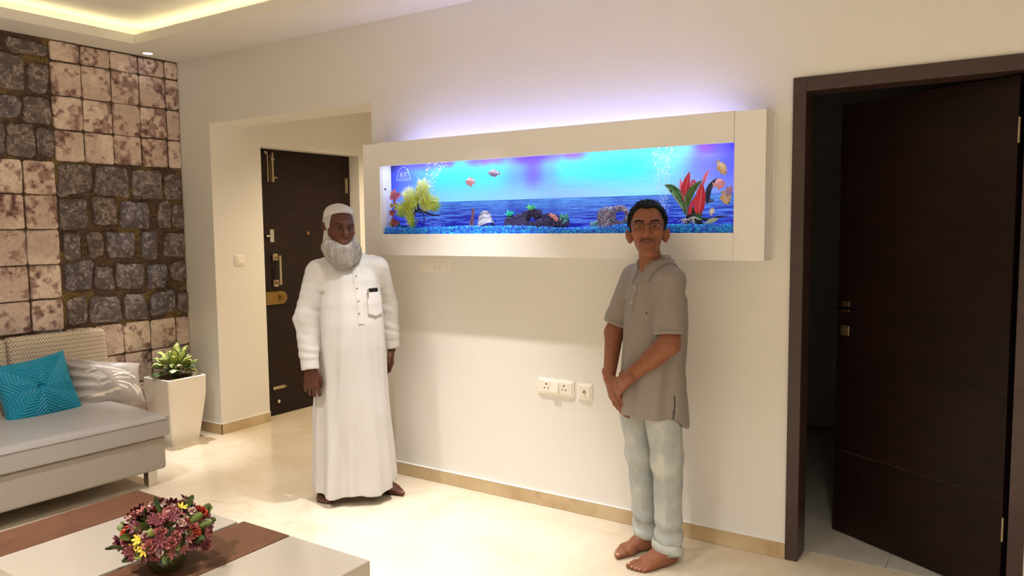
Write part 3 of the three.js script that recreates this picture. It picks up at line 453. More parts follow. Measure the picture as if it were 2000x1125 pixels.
  { const X = (x) => (x + 3.184) / 2.091 * cw, Y = (y) => (1.921 - y) / 0.415 * ch, x = X(-3.079), y = Y(1.866);
    c.lineWidth = 2.4; c.strokeStyle = '#c8d8ff'; c.lineJoin = 'round';
    c.beginPath(); c.moveTo(x - 52, y + 34); c.lineTo(x - 34, y - 22); c.lineTo(x - 26, y - 22); c.bezierCurveTo(x - 14, y - 44, x + 14, y - 44, x + 25, y - 24); c.lineTo(x + 35, y - 26); c.stroke();
    c.fillStyle = '#9fe2ff'; for (let k = 0; k < 8; k++) { c.beginPath(); c.moveTo(x + 32 + k * 2.9, y - 26 + k * 7.6); c.lineTo(x + 40 + k * 2.6, y - 18 + k * 7.4); c.lineTo(x + 30 + k * 3.1, y - 16 + k * 7.6); c.fill(); }
    c.font = 'bold 34px serif'; c.textAlign = 'center'; c.lineWidth = 1.6; c.strokeStyle = '#d6d2ff'; c.strokeText('A C', x, y + 18);
    c.fillStyle = '#cfeaff'; c.beginPath(); for (let k = 0; k < 34; k++) { const px = x - 56 + k * 3.4; c.rect(px, y + 28 + (k * 7 % 5), 2.2, 5 - (k * 3 % 4)); } c.fill(); c.fillRect(x - 56, y + 41, 116, 2); }
  const pt = new THREE.CanvasTexture(cv); pt.colorSpace = THREE.SRGBColorSpace; pt.magFilter = THREE.LinearFilter;
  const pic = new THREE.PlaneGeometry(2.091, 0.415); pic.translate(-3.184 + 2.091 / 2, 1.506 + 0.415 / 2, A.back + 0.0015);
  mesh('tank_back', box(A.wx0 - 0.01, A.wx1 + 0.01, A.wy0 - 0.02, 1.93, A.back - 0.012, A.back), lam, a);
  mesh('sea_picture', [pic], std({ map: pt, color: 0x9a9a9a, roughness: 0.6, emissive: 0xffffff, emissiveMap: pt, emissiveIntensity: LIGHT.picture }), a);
  const B = new THREE.RectAreaLight(new THREE.Color(0.25, 0.5, 1.0), LIGHT.picture * 0.3, 2.09, 0.41); B.position.set(-2.1385, 1.7135, A.back + 0.004); B.lookAt(-2.1385, 1.7135, 9); scene.add(B);  // added blue light so the print's glow reaches things in front
  mesh('glass', box(A.wx0 - 0.006, A.wx1 + 0.006, A.wy0 - 0.012, A.wy1 + 0.03, A.glass, A.glass + 0.0006), phys({ color: 0xffffff, transmission: 1, roughness: 0, thickness: 0, ior: 1.2, specularIntensity: 0.5 }), a);
  // lamp bar over the water; some of its light escapes upward behind the top panel
  const lamp = mesh('lamp_bar', box(A.wx0 + 0.05, A.wx1 - 0.05, 1.928, 1.940, 0.07, 0.128, 0.003), std({ color: 0x888888, roughness: 0.5 }), a);
  mesh('diffuser', [box(A.wx0 + 0.06, A.wx1 - 0.06, 1.9265, 1.928, 0.076, 0.114), box(A.wx0 + 0.12, A.wx1 - 0.06, 1.940, 1.9415, 0.09, 0.126)], std({ color: 0x222233, emissive: new THREE.Color(0.8, 0.86, 1), emissiveIntensity: 2 }), lamp);
  const L = new THREE.RectAreaLight(new THREE.Color(0.86, 0.92, 1.0), LIGHT.tank, 1.98, 0.038); L.position.set((A.wx0 + A.wx1) / 2, 1.925, 0.1); L.lookAt(L.position.x, 0, 0.1); scene.add(L);
  const U = new THREE.RectAreaLight(TANKBLUE, LIGHT.up, 1.93, 0.038); U.position.set((A.wx0 + A.wx1) / 2 + 0.03, 1.9425, 0.11); U.lookAt(U.position.x, 10, 0.11); scene.add(U);
}
// gravel
{
  seed(404); const A = AQ, gY = (x) => 1.538 + 0.012 * (fbm((x + 3.2) / 2.2, 0.3, 7, 2, 421) - 0.45) * 2 + 0.006 * sstep(-2.9, -3.15, x) + 0.01 * sstep(-1.9, -1.6, x);
  const g = new THREE.Group(); g.name = 'gravel'; scene.add(g); g.userData = { label: 'bright blue gravel covering the bottom of the aquarium', category: 'gravel', kind: 'stuff' };
  const p = new THREE.IcosahedronGeometry(0.0062, 1), N = 5200, im = new THREE.InstancedMesh(p, std({ color: 0xffffff, roughness: 0.45 }), N), m = new THREE.Matrix4(), q = new THREE.Quaternion(), col = new THREE.Color();
  for (let i = 0; i < N; i++) {
    const x = rr(A.wx0 + 0.006, A.wx1 - 0.006), front = i % 2, y = front ? rr(1.509, gY(x)) : gY(x) + rr(-0.006, 0.004), z = front ? A.glass - 0.007 - rnd() * 0.003 : rr(A.back + 0.008, A.glass - 0.007);
    q.setFromEuler(new THREE.Euler(rnd() * 6, rnd() * 6, rnd() * 6)); const s = rr(0.7, 1.15); m.compose(V(x, y, z), q, V(s * rr(0.8, 1.3), s, s)); im.setMatrixAt(i, m);
    const k = rnd(); if (k < 0.40) col.setRGB(0.01, 0.30, 1.0); else if (k < 0.72) col.setRGB(0.01, 0.09, 0.9); else if (k < 0.93) col.setRGB(0.02, 0.55, 1.0); else col.setRGB(0.06, 0.2, 0.9); im.setColorAt(i, col);
  }
  im.name = 'pebbles'; im.castShadow = im.receiveShadow = true; g.add(im);
  const bed = []; const n = 60; { const pos = [], idx = []; for (let i = 0; i <= n; i++) { const x = lerp(A.wx0 + 0.004, A.wx1 - 0.004, i / n), y = gY(x) - 0.006; pos.push(x, 1.506, A.glass - 0.012, x, y, A.glass - 0.012, x, y, A.back + 0.004); } for (let i = 0; i < n; i++) for (let k = 0; k < 2; k++) { const o = i * 3 + k; idx.push(o, o + 3, o + 1, o + 1, o + 3, o + 4); } const b = new THREE.BufferGeometry(); b.setAttribute('position', new THREE.Float32BufferAttribute(pos, 3)); b.setIndex(idx); b.computeVertexNormals(); bed.push(b); }
  mesh('gravel_bed', bed, std({ color: new THREE.Color(0.02, 0.1, 0.6), roughness: 0.8 }), g);
  // bubbles rising in two columns
  const bub = (label, pts) => { const b = new THREE.Group(); b.name = numbered('bubbles'); scene.add(b); b.userData = { label, category: 'bubbles', kind: 'stuff', group: 'air bubbles in the aquarium' }; const gs = pts.map(([x, y, z, r]) => new THREE.SphereGeometry(r, 7, 5).translate(x, y, z)); mesh('bubble_stream', gs, phys({ color: 0xffffff, roughness: 0.1, specularIntensity: 1 }), b); };
  const P1 = [], P2 = [];
  for (let i = 0; i < 130; i++) { const t = Math.pow(rnd(), 0.7), y = lerp(1.74, 1.915, t), x = lerp(-2.83, lerp(-2.90, -2.72, rnd()), t) + rr(-0.015, 0.015); P1.push([x, y, rr(0.075, 0.12), rr(0.001, rnd() < 0.15 ? 0.0045 : 0.0026)]); }
  for (let i = 0; i < 25; i++) P1.push([rr(-2.9, -2.74), rr(1.55, 1.62), rr(0.08, 0.12), rr(0.001, 0.002)]);
  for (let i = 0; i < 330; i++) { const y = rr(1.60, 1.915), w = lerp(0.022, 0.05, (y - 1.6) / 0.31); P2.push([-1.425 + rr(-w, w) + 0.02 * (1.9 - y), y, rr(0.07, 0.12), rr(0.0009, rnd() < 0.12 ? 0.0045 : 0.0024)]); }
  bub('white air bubbles rising above the yellow green aquarium plant', P1); bub('column of white air bubbles rising left of the red leaved plant', P2);
}
// fish
{
  const fishMesh = (len, hgt, thk) => { const n = 18, m = 12, p = [], idx = [], uv = []; for (let i = 0; i <= n; i++) { const t = i / n, prof = Math.pow(Math.sin(Math.PI * Math.pow(t, 0.8) * 0.93 + 0.03), 0.9), x = (0.42 - t * 0.78) * len; for (let j = 0; j < m; j++) { const a = j / m * 6.2832; p.push(x, Math.cos(a) * hgt / 2 * prof, Math.sin(a) * thk / 2 * prof); uv.push(t, Math.cos(a) * 0.5 + 0.5); } } for (let i = 0; i < n; i++) for (let j = 0; j < m; j++) { const A = i * m + j, B = i * m + (j + 1) % m; idx.push(A, B, A + m, B, B + m, A + m); }
    const g = new THREE.BufferGeometry(); g.setAttribute('position', new THREE.Float32BufferAttribute(p, 3)); g.setAttribute('uv', new THREE.Float32BufferAttribute(uv, 2)); g.setIndex(idx); g.computeVertexNormals(); return g; };
  const fin = (pts) => { const s = new THREE.Shape(pts.map((q) => new THREE.Vector2(...q))); return new THREE.ExtrudeGeometry(s, { depth: 0.0012, bevelEnabled: false }).translate(0, 0, -0.0006); };
  const plain = (c) => std({ color: c, roughness: 0.45 });
  const stripes = std({ map: tex(128, 64, (u, v) => { const s = Math.abs(((u * 6.5) % 1) - 0.5) < 0.2 && v > 0.3 ? 1 : 0, d = sstep(0.45, 0.2, v); return mix3(mix3(rgb(226, 206, 236), rgb(62, 46, 130), s * 0.9), rgb(90, 80, 170), d * 0.6); }), roughness: 0.45 });
  const pinkM = std({ map: tex(128, 64, (u, v) => mix3(rgb(226, 150, 176), rgb(240, 178, 190), fbm(u, v, 10, 3, 431))), roughness: 0.45 }), sandM = std({ map: tex(128, 64, (u, v) => mix3(rgb(232, 206, 168), rgb(196, 150, 106), sstep(0.45, 0.65, fbm(u, v, 9, 3, 433)))), roughness: 0.5 });
  const fish = (label, x, y, z, len, hgt, m, finM, yaw, roll) => {
    const f = thing('fish', label, 'fish', [x, y, z], 0, 'fish in the aquarium'); f.rotation.order = 'YZX'; f.rotation.set(0, yaw, roll);
    mesh('body', fishMesh(len, hgt, hgt * 0.42), m, f);
    mesh('tail_fin', fin([[-0.3 * len, 0.05 * hgt], [-0.5 * len, 0.42 * hgt], [-0.46 * len, 0], [-0.5 * len, -0.42 * hgt], [-0.3 * len, -0.05 * hgt]]), finM, f);
    mesh('dorsal_fin', fin([[0.2 * len, 0.42 * hgt], [0.02 * len, 0.66 * hgt], [-0.25 * len, 0.5 * hgt], [-0.28 * len, 0.16 * hgt], [0, 0.4 * hgt]]), finM, f);
    mesh('belly_fin', fin([[0.1 * len, -0.4 * hgt], [-0.1 * len, -0.66 * hgt], [-0.26 * len, -0.36 * hgt], [-0.24 * len, -0.2 * hgt]]), finM, f);
    for (const s of [1, -1]) mesh('eye', new THREE.SphereGeometry(0.0024, 10, 8).translate(0.31 * len, 0.12 * hgt, s * hgt * 0.135), blackHole, f);
  };
  const PI = Math.PI;
  fish('pink fish swimming near the yellow green aquarium plant', -2.560, 1.794, 0.09, 0.072, 0.042, pinkM, plain(0xe9b0c0), PI, 0.05);
  fish('striped violet fish, the only banded one in the aquarium', -2.399, 1.835, 0.09, 0.088, 0.034, stripes, plain(0xb9a8d8), PI, 0.12);
  fish('sandy fish diving above the red leaved aquarium plant, highest on the right', -1.138, 1.800, 0.095, 0.085, 0.036, sandM, plain(0xc9b59a), 0.2, -1.05);
  fish('pink fish at the right end of the aquarium beside the red leaves', -1.149, 1.729, 0.09, 0.064, 0.042, pinkM, plain(0xe4a0b6), 0.25, 0.15);
  fish('mauve fish nosing the glass at the right edge of the aquarium', -1.099, 1.697, 0.105, 0.062, 0.036, std({ color: 0xb98aa8, roughness: 0.5 }), plain(0xb090a8), 1.1, 0.9);
  fish('sandy fish facing down below the mauve fish at the right edge', -1.121, 1.664, 0.085, 0.075, 0.042, sandM, plain(0xd6b080), 0.5, -1.2);
  fish('tiny white fish pointing up above the driftwood roots', -1.181, 1.606, 0.095, 0.042, 0.020, std({ color: 0xe8e0d4, roughness: 0.5 }), plain(0xd8d0c8), 0.6, 1.25);
  fish('slender silver green fish resting over the driftwood roots', -1.178, 1.561, 0.110, 0.080, 0.020, std({ color: 0xa9c4b4, roughness: 0.35 }), plain(0x9ab0a8), 0.1, 0.35);
  fish('small grey fish hovering behind the red leaved plant', -1.200, 1.655, 0.066, 0.045, 0.018, std({ color: 0x5a6a9a, roughness: 0.5 }), plain(0x5a6a9a), 0, 0.0);
  fish('pale fish sheltering inside the mouth of the white bell ornament', -2.452, 1.545, 0.095, 0.045, 0.020, std({ color: 0xd8c6d0, roughness: 0.5 }), plain(0xc8b8c8), 0.3, 0.1);
}
// plants and ornaments in the tank
{
  const GY = 1.530;
  const blade = (pts, wid, cup = 0.2) => {   // a leaf along a curve in the tank plane
    const cu = new THREE.CatmullRomCurve3(pts.map((p) => V(...p))), n = 12, m = 4, p = [], uv = [], idx = [];
    for (let j = 0; j <= n; j++) { const t = j / n, q = cu.getPoint(t), tg = cu.getTangent(t), sd = V(-tg.y, tg.x, 0).normalize(), w = wid * Math.pow(Math.sin(Math.PI * clamp(0.04 + 0.96 * Math.pow(t, 0.85))), 0.8) + 0.0012; for (let i = 0; i <= m; i++) { const s = i / m * 2 - 1; p.push(q.x + sd.x * s * w / 2, q.y + sd.y * s * w / 2, q.z + cup * w * Math.abs(s) - 0.002); uv.push(i / m, t); } }
    for (let j = 0; j < n; j++) for (let i = 0; i < m; i++) { const A = j * (m + 1) + i, B = A + 1, C = A + m + 1, D = C + 1; idx.push(A, B, C, B, D, C); }
    const g = new THREE.BufferGeometry(); g.setAttribute('position', new THREE.Float32BufferAttribute(p, 3)); g.setAttribute('uv', new THREE.Float32BufferAttribute(uv, 2)); g.setIndex(idx); g.computeVertexNormals(); return g;
  };
  const red = std({ map: tex(64, 128, (u, v) => { const x = Math.abs(u - 0.5) * 2; return mix3(mix3(rgb(232, 52, 88), rgb(190, 26, 66), fbm(u, v, 8, 3, 441)), rgb(255, 150, 170), x < 0.08 ? 0.8 : 0); }), roughness: 0.45, side: THREE.DoubleSide });
  const pink = std({ color: 0xf582ac, roughness: 0.5, side: THREE.DoubleSide }), navy = std({ color: 0x1b2f52, roughness: 0.5, side: THREE.DoubleSide });
  const spot = std({ map: tex(64, 128, (u, v) => { const d = fbm(u, v, 9, 2, 443), x = Math.abs(u - 0.5) * 2; return mix3(mix3(rgb(70, 140, 86), rgb(196, 226, 206), x * 0.7), rgb(24, 62, 46), sstep(0.58, 0.66, d)); }), roughness: 0.45, side: THREE.DoubleSide });
  const olive = std({ map: tex(64, 128, (u, v) => mix3(rgb(92, 128, 60), rgb(52, 84, 48), sstep(0.5, 0.62, fbm(u, v, 9, 2, 447)))), roughness: 0.45, side: THREE.DoubleSide });
  const rootM = std({ map: tex(64, 64, (u, v) => mix3(rgb(70, 62, 70), rgb(28, 26, 44), fbm(u, v, 12, 3, 449))), roughness: 0.9 }), white = std({ color: 0xdfe6ea, roughness: 0.8 }), moss = std({ color: 0x3f8a5e, roughness: 0.9 });
  const r = thing('red_aquarium_plant', 'red, pink and spotted green leaved plant on driftwood in the aquarium', 'aquarium plant', [-1.285, GY, 0.09], 0, 'artificial plants in the aquarium');
  const ox = -1.285, oy = GY, L = (pts) => pts.map(([x, y, z]) => [x - ox, y - oy, (z ?? 0.09) - 0.09]);
  mesh('leaf', blade(L([[-1.295, 1.58], [-1.325, 1.66, 0.095], [-1.37, 1.715, 0.1], [-1.412, 1.735, 0.1]]), 0.044), spot, r);
  mesh('leaf', blade(L([[-1.32, 1.665, 0.08], [-1.333, 1.71, 0.078], [-1.343, 1.762, 0.075]]), 0.020), pink, r);
  mesh('leaf', blade(L([[-1.307, 1.645, 0.095], [-1.305, 1.72, 0.1], [-1.288, 1.792, 0.1]]), 0.040), red, r);
  mesh('leaf', blade(L([[-1.29, 1.70, 0.08], [-1.277, 1.745, 0.075], [-1.262, 1.70, 0.075]]), 0.024), pink, r);
  mesh('leaf', blade(L([[-1.30, 1.63, 0.1], [-1.275, 1.70, 0.105], [-1.226, 1.75, 0.105]]), 0.034), olive, r);
  mesh('leaf', blade(L([[-1.29, 1.57, 0.1], [-1.278, 1.63, 0.102], [-1.25, 1.69, 0.1]]), 0.018), red, r);
  mesh('leaf', blade(L([[-1.245, 1.585, 0.1], [-1.232, 1.66, 0.105], [-1.226, 1.74, 0.105]]), 0.052), red, r);
  mesh('leaf', blade(L([[-1.226, 1.73, 0.09], [-1.216, 1.765, 0.09], [-1.198, 1.795, 0.09]]), 0.016), pink, r);
  mesh('leaf', blade(L([[-1.212, 1.64, 0.075], [-1.203, 1.71, 0.07], [-1.172, 1.758, 0.07]]), 0.026), navy, r);
  mesh('leaf', blade(L([[-1.255, 1.62, 0.07], [-1.25, 1.66, 0.068], [-1.246, 1.69, 0.068]]), 0.024), pink, r);
  mesh('leaf', blade(L([[-1.285, 1.56, 0.075], [-1.275, 1.605, 0.072], [-1.27, 1.635, 0.072]]), 0.026), olive, r);
  mesh('leaf', blade(L([[-1.27, 1.555, 0.085], [-1.262, 1.60, 0.084], [-1.255, 1.63, 0.084]]), 0.022), navy, r);
  mesh('leaf', blade(L([[-1.262, 1.56, 0.065], [-1.25, 1.59, 0.064], [-1.243, 1.615, 0.064]]), 0.020), moss, r);
  mesh('stem', [taper(L([[-1.29, 1.55], [-1.3, 1.6], [-1.31, 1.66]]), [0.008, 0.004]), taper(L([[-1.25, 1.54], [-1.243, 1.59], [-1.23, 1.65]]), [0.006, 0.003])], std({ color: 0x7f8fb0, roughness: 0.7 }), r);
  for (const [pts, a, b] of [[[[-1.29, 1.57], [-1.32, 1.535], [-1.35, 1.527], [-1.385, 1.548]], 0.012, 0.003], [[[-1.27, 1.575], [-1.24, 1.555], [-1.205, 1.53], [-1.18, 1.515]], 0.013, 0.003], [[[-1.26, 1.575], [-1.2, 1.568], [-1.15, 1.58], [-1.11, 1.583]], 0.010, 0.002], [[[-1.3, 1.585], [-1.27, 1.575], [-1.245, 1.545], [-1.235, 1.52]], 0.016, 0.008]]) mesh('root', taper(L(pts), [a, b]), rootM, r);
  seed(51); for (const [x, y] of [[-1.305, 1.575], [-1.262, 1.582]]) mesh('root_moss', Array.from({ length: 14 }, () => { const a = rr(3.3, 6.1), l = rr(0.02, 0.045); return taper(L([[x, y, 0.108], [x + Math.cos(a) * l * 0.5, y + Math.sin(a) * l * 0.4, 0.114], [x + Math.cos(a) * l, y + Math.sin(a) * l, 0.108]]), [0.0016, 0.001], 4, 4); }), white, r);
  mesh('moss_tuft', Array.from({ length: 40 }, () => { const a = rr(0, 6.2), l = rr(0.01, 0.025), x = -1.243 + rr(-0.012, 0.012), y = 1.588 + rr(-0.02, 0.012); return taper(L([[x, y, 0.1], [x + Math.cos(a) * l, y + Math.sin(a) * l, 0.108]]), [0.0014, 0.0008], 2, 4); }), moss, r);
  // yellow-green bushy plant on a bent black stem
  const y = thing('bushy_aquarium_plant', 'yellow green feathery artificial plant on a bent black stem at the left of the aquarium', 'aquarium plant', [-2.97, GY, 0.09], 0, 'artificial plants in the aquarium');
  const feather = [rgb(216, 228, 84), rgb(232, 238, 140), rgb(176, 208, 84), rgb(238, 244, 190)].map((q) => std({ color: new THREE.Color().setRGB(...q, THREE.SRGBColorSpace), roughness: 0.6, side: THREE.DoubleSide }));
  const Y = (x, yy, z = 0.09) => [x + 2.97, yy - GY, z - 0.09];
  mesh('stem', [taper([Y(-3.07, 1.555), Y(-3.02, 1.545), Y(-2.975, 1.535)], [0.004, 0.005]), taper([Y(-2.965, 1.53), Y(-2.98, 1.58), Y(-2.965, 1.63), Y(-2.925, 1.645), Y(-2.88, 1.63), Y(-2.83, 1.615), Y(-2.78, 1.612)], [0.008, 0.007, 0.006, 0.003]), taper([Y(-2.955, 1.64), Y(-2.985, 1.68), Y(-3.0, 1.70)], [0.006, 0.003]), taper([Y(-2.935, 1.645), Y(-2.94, 1.69), Y(-2.93, 1.73)], [0.006, 0.003]), taper([Y(-2.935, 1.635), Y(-2.9, 1.62), Y(-2.895, 1.585), Y(-2.905, 1.565)], [0.004, 0.002])], std({ color: 0x241a2c, roughness: 0.7 }), y);
  seed(63);
  // each spray is a fan of fine pointed needles around an axis
  const spray = (x, yy, ang, len, wid, n, mi, z = 0.09) => { const gs = []; for (let i = 0; i < n * 2.4; i++) { const t = rnd(), sgn = i % 2 ? 1 : -1, a = ang + sgn * rr(0.1, 0.75), l = wid * rr(0.5, 1.1) * (1 - 0.55 * t), px = x + Math.cos(ang) * len * t, py = yy + Math.sin(ang) * len * t, pz = z + rr(-0.014, 0.014); const gg = new THREE.ConeGeometry(rr(0.0022, 0.0042), l, 4).scale(1, 1, 0.5).translate(0, l / 2, 0); gg.rotateX(rr(-0.5, 0.5)); gg.rotateZ(a - Math.PI / 2); gg.translate(px + 2.97, py - GY, pz - 0.09); gs.push(gg); } mesh('leaf_spray', gs, feather[mi], y); };
  const tuftOf = (cx, cy, rx, ry, ang, n, mi, z = 0.09) => { const gs = []; for (let i = 0; i < n; i++) { const q = rnd() * 6.283, k = Math.sqrt(rnd()), px = cx + Math.cos(q) * k * rx, py = cy + Math.sin(q) * k * ry, l = rr(0.022, 0.042), dev = (px - cx) / rx * -0.7 + rr(-0.55, 0.55), gg = new THREE.ConeGeometry(rr(0.0022, 0.0038), l, 4).scale(1, 1, 0.6).translate(0, l / 2, 0); gg.rotateX(rr(-0.6, 0.6)); gg.rotateZ(ang - Math.PI / 2 + dev); gg.translate(px + 2.97, py - GY, z - 0.09 + rr(-0.018, 0.018)); gs.push(gg); } mesh('leaf_spray', gs, feather[mi], y); };
  for (const [x, yy, rx, ry, a, n, mi, z] of [[-3.045, 1.655, 0.055, 0.04, 2.2, 150, 0], [-3.03, 1.635, 0.06, 0.035, 2.6, 130, 2], [-3.0, 1.66, 0.045, 0.03, 1.9, 110, 0, 0.1], [-2.995, 1.73, 0.042, 0.035, 2.0, 130, 3], [-2.985, 1.715, 0.04, 0.035, 1.7, 90, 1, 0.1], [-2.93, 1.72, 0.035, 0.045, 1.5, 120, 0, 0.08], [-2.90, 1.76, 0.042, 0.05, 1.35, 170, 3], [-2.895, 1.74, 0.035, 0.055, 1.4, 130, 1, 0.1], [-2.85, 1.685, 0.048, 0.04, 1.0, 160, 1], [-2.86, 1.665, 0.05, 0.032, 1.2, 150, 0, 0.1], [-2.835, 1.66, 0.035, 0.03, 0.7, 90, 2, 0.08], [-2.955, 1.685, 0.02, 0.03, 1.3, 60, 0, 0.11], [-2.985, 1.60, 0.02, 0.045, 1.6, 110, 0, 0.11], [-2.975, 1.57, 0.022, 0.03, 1.3, 60, 2, 0.11]]) tuftOf(x, yy, rx, ry, a, n, mi, z);
  mesh('base', Array.from({ length: 40 }, () => { const a = rnd() * 6.28, l = rr(0.015, 0.035); return new THREE.ConeGeometry(0.004, l, 4).translate(0, l / 2, 0).rotateZ(rr(-1.3, 1.3)).rotateY(a).translate(rr(-0.02, 0.02), 0.002, 0.012 + rr(-0.01, 0.01)); }), std({ color: 0x2fae84, roughness: 0.7 }), y);
  // pink leafed sprig by the left wall
  const k = thing('pink_aquarium_plant', 'pink and rust leaved artificial sprig against the white left wall of the aquarium', 'aquarium plant', [-3.13, GY, 0.085], 0, 'artificial plants in the aquarium');
  const K = (pts) => pts.map(([x, yy, z]) => [x + 3.13, yy - GY, (z ?? 0.085) - 0.085]), rose = std({ color: 0xc9729c, roughness: 0.5, side: THREE.DoubleSide }), rust = std({ color: 0xa04848, roughness: 0.5, side: THREE.DoubleSide }), ochre = std({ color: 0xb88a3c, roughness: 0.5, side: THREE.DoubleSide });
  mesh('stem', taper(K([[-3.12, 1.53], [-3.135, 1.6], [-3.125, 1.68], [-3.13, 1.73]]), [0.003, 0.0015]), rust, k);
  for (const [p0, p1, w, m] of [[[-3.13, 1.72], [-3.115, 1.775], 0.022, rose], [[-3.125, 1.715], [-3.07, 1.745], 0.03, rose], [[-3.13, 1.715], [-3.165, 1.73], 0.02, rose], [[-3.13, 1.72], [-3.15, 1.765], 0.016, ochre], [[-3.125, 1.715], [-3.115, 1.67], 0.012, rust], [[-3.13, 1.68], [-3.16, 1.665], 0.018, ochre], [[-3.125, 1.67], [-3.11, 1.645], 0.016, ochre], [[-3.125, 1.63], [-3.17, 1.625], 0.026, rust], [[-3.12, 1.57], [-3.155, 1.60], 0.026, rust], [[-3.12, 1.56], [-3.09, 1.575], 0.026, rust], [[-3.12, 1.555], [-3.14, 1.535], 0.026, rust], [[-3.14, 1.56], [-3.17, 1.57], 0.022, std({ color: 0x9aa23c, side: THREE.DoubleSide })], [[-3.10, 1.55], [-3.08, 1.56], 0.016, std({ color: 0x2c8a6a, side: THREE.DoubleSide })]])
    mesh('leaf', blade(K([p0, [(p0[0] + p1[0]) / 2, (p0[1] + p1[1]) / 2 + 0.004, 0.09], p1]), w * 1.35), m, k);
  // white bell shaped shelter
  const b = thing('bell_ornament', 'pale bell shaped shelter ornament tied to a brown post on the gravel', 'aquarium ornament', [-2.50, GY, 0.085], 0, 'ornaments in the aquarium');
  const bellM = std({ map: tex(128, 128, (u, v) => mix3(rgb(176, 176, 190), rgb(90, 88, 116), clamp(0.6 * (Math.abs(((v * 13 + fbm(u, v, 8, 2, 461)) % 1) - 0.5) < 0.16 ? 1 : 0) + 0.7 * sstep(0.55, 0.7, fbm(u, v, 14, 3, 463))))), roughness: 0.8, bumpMap: gray(64, 64, (u, v) => fbm(u, v, 16, 3, 467)), bumpScale: 0.004, side: THREE.DoubleSide });
  const bell = lathe([[0.0, 0.118], [0.018, 0.117], [0.028, 0.108], [0.033, 0.09], [0.035, 0.06], [0.040, 0.03], [0.05, 0.008], [0.054, 0.0], [0.050, 0.001], [0.044, 0.012], [0.034, 0.04], [0.028, 0.08], [0.0, 0.1]], 36);
  mesh('bell', bell.scale(1.28, 1.18, 0.62).rotateX(-0.5).rotateZ(0.40).translate(0.034, 0.008, 0.0), bellM, b);
  mesh('post', [taper([[-0.052, -0.01, 0], [-0.05, 0.06, 0], [-0.045, 0.118, 0]], [0.009, 0.007]), taper([[-0.055, 0.0, 0.012], [-0.06, 0.03, 0.012], [-0.052, 0.06, 0.01]], [0.006, 0.003])], std({ color: 0x7a5568, roughness: 0.9 }), b);
  mesh('pebble_base', [new THREE.IcosahedronGeometry(0.014, 1).translate(-0.05, 0.002, 0.018), new THREE.IcosahedronGeometry(0.011, 1).translate(-0.032, 0, 0.02)], std({ color: 0xe0d8d6, roughness: 0.8 }), b);
  // knobbly reef
  const reef = thing('reef_ornament', 'dark knobbly coral reef ornament in the middle of the gravel bed', 'aquarium ornament', [-2.13, GY, 0.088], 0, 'ornaments in the aquarium');
  const rockM = std({ map: tex(256, 128, (u, v) => { const n = fbm(u, v, 10, 4, 471); let q = mix3(rgb(70, 52, 120), rgb(36, 30, 74), sstep(0.35, 0.65, n)); q = mix3(q, rgb(38, 108, 104), sstep(0.52, 0.7, fbm(u, v, 5, 3, 473)) * 0.8); return mix3(q, rgb(150, 130, 190), sstep(0.62, 0.74, fbm(u, v, 40, 2, 475)) * 0.6); }, true, [2, 2]), roughness: 0.85, bumpMap: gray(128, 128, (u, v) => fbm(u, v, 22, 3, 477), [3, 3]), bumpScale: 0.008 });
  const lump = (x, yy, z, r, sx = 1, sy = 1, sz = 0.75) => { const g = new THREE.IcosahedronGeometry(r, 4), p = g.attributes.position, v = V(0, 0, 0); for (let i = 0; i < p.count; i++) { v.fromBufferAttribute(p, i); const n = 1 + 0.34 * (fbm3(v.x * 60 + x * 90, v.y * 60 + yy * 70, v.z * 60, 3) - 0.5); p.setXYZ(i, v.x * n * sx, v.y * n * sy, v.z * n * sz); } let q = mergeVertices(g.deleteAttribute('normal')); q.computeVertexNormals(); uvBox(q, 6); return q.translate(x, yy, z); };
  mesh('rock', [lump(-0.165, 0.03, 0, 0.038, 0.9, 1.25), lump(-0.12, 0.018, 0.008, 0.032), lump(-0.085, 0.03, 0.004, 0.032), lump(-0.06, 0.012, 0.012, 0.03), lump(-0.02, 0.012, 0.01, 0.032), lump(0.03, 0.018, 0.01, 0.036), lump(0.075, 0.02, 0.004, 0.036), lump(0.115, 0.03, 0, 0.04), lump(0.16, 0.028, 0, 0.036), lump(0.06, 0.05, -0.01, 0.034), lump(0.0, 0.075, -0.014, 0.03), lump(-0.035, 0.09, -0.012, 0.026), lump(-0.075, 0.068, -0.012, 0.03), lump(-0.115, 0.056, -0.01, 0.028), lump(0.1, 0.055, -0.012, 0.028)], rockM, reef);
  for (const [x, yy, cl] of [[-0.165, 0.075, 0x2fd8b8], [-0.03, 0.105, 0x62d890]]) mesh('polyp', Array.from({ length: 26 }, (_, i) => { const l = rr(0.022, 0.04); return new THREE.ConeGeometry(0.0055, l, 5).translate(0, l / 2, 0).rotateX(rr(-0.9, 0.9)).rotateZ(rr(-1.2, 1.2)).translate(x + rr(-0.008, 0.008), yy, 0.01); }), std({ color: cl, roughness: 0.6 }), reef);
  mesh('pink_coral', Array.from({ length: 12 }, (_, i) => new THREE.IcosahedronGeometry(rr(0.007, 0.011), 1).translate(0.105 + 0.04 * (i / 12) + rr(-0.006, 0.006), 0.075 - 0.03 * (i / 12) + rr(-0.006, 0.006), 0.024)), std({ color: 0xcf8a8e, roughness: 0.8 }), reef);
  mesh('green_coral', Array.from({ length: 46 }, () => new THREE.IcosahedronGeometry(rr(0.004, 0.009), 1).translate(0.172 + rr(-0.024, 0.018), 0.05 + rr(-0.024, 0.024), 0.008 + rr(-0.012, 0.012))), std({ color: 0x4f9c98, roughness: 0.85 }), reef);
  // ruined castle ring
  const ca = thing('castle_ornament', 'pale ruined tower ornament with a round window behind the head of the man in grey', 'aquarium ornament', [-1.69, GY, 0.088], 0, 'ornaments in the aquarium');
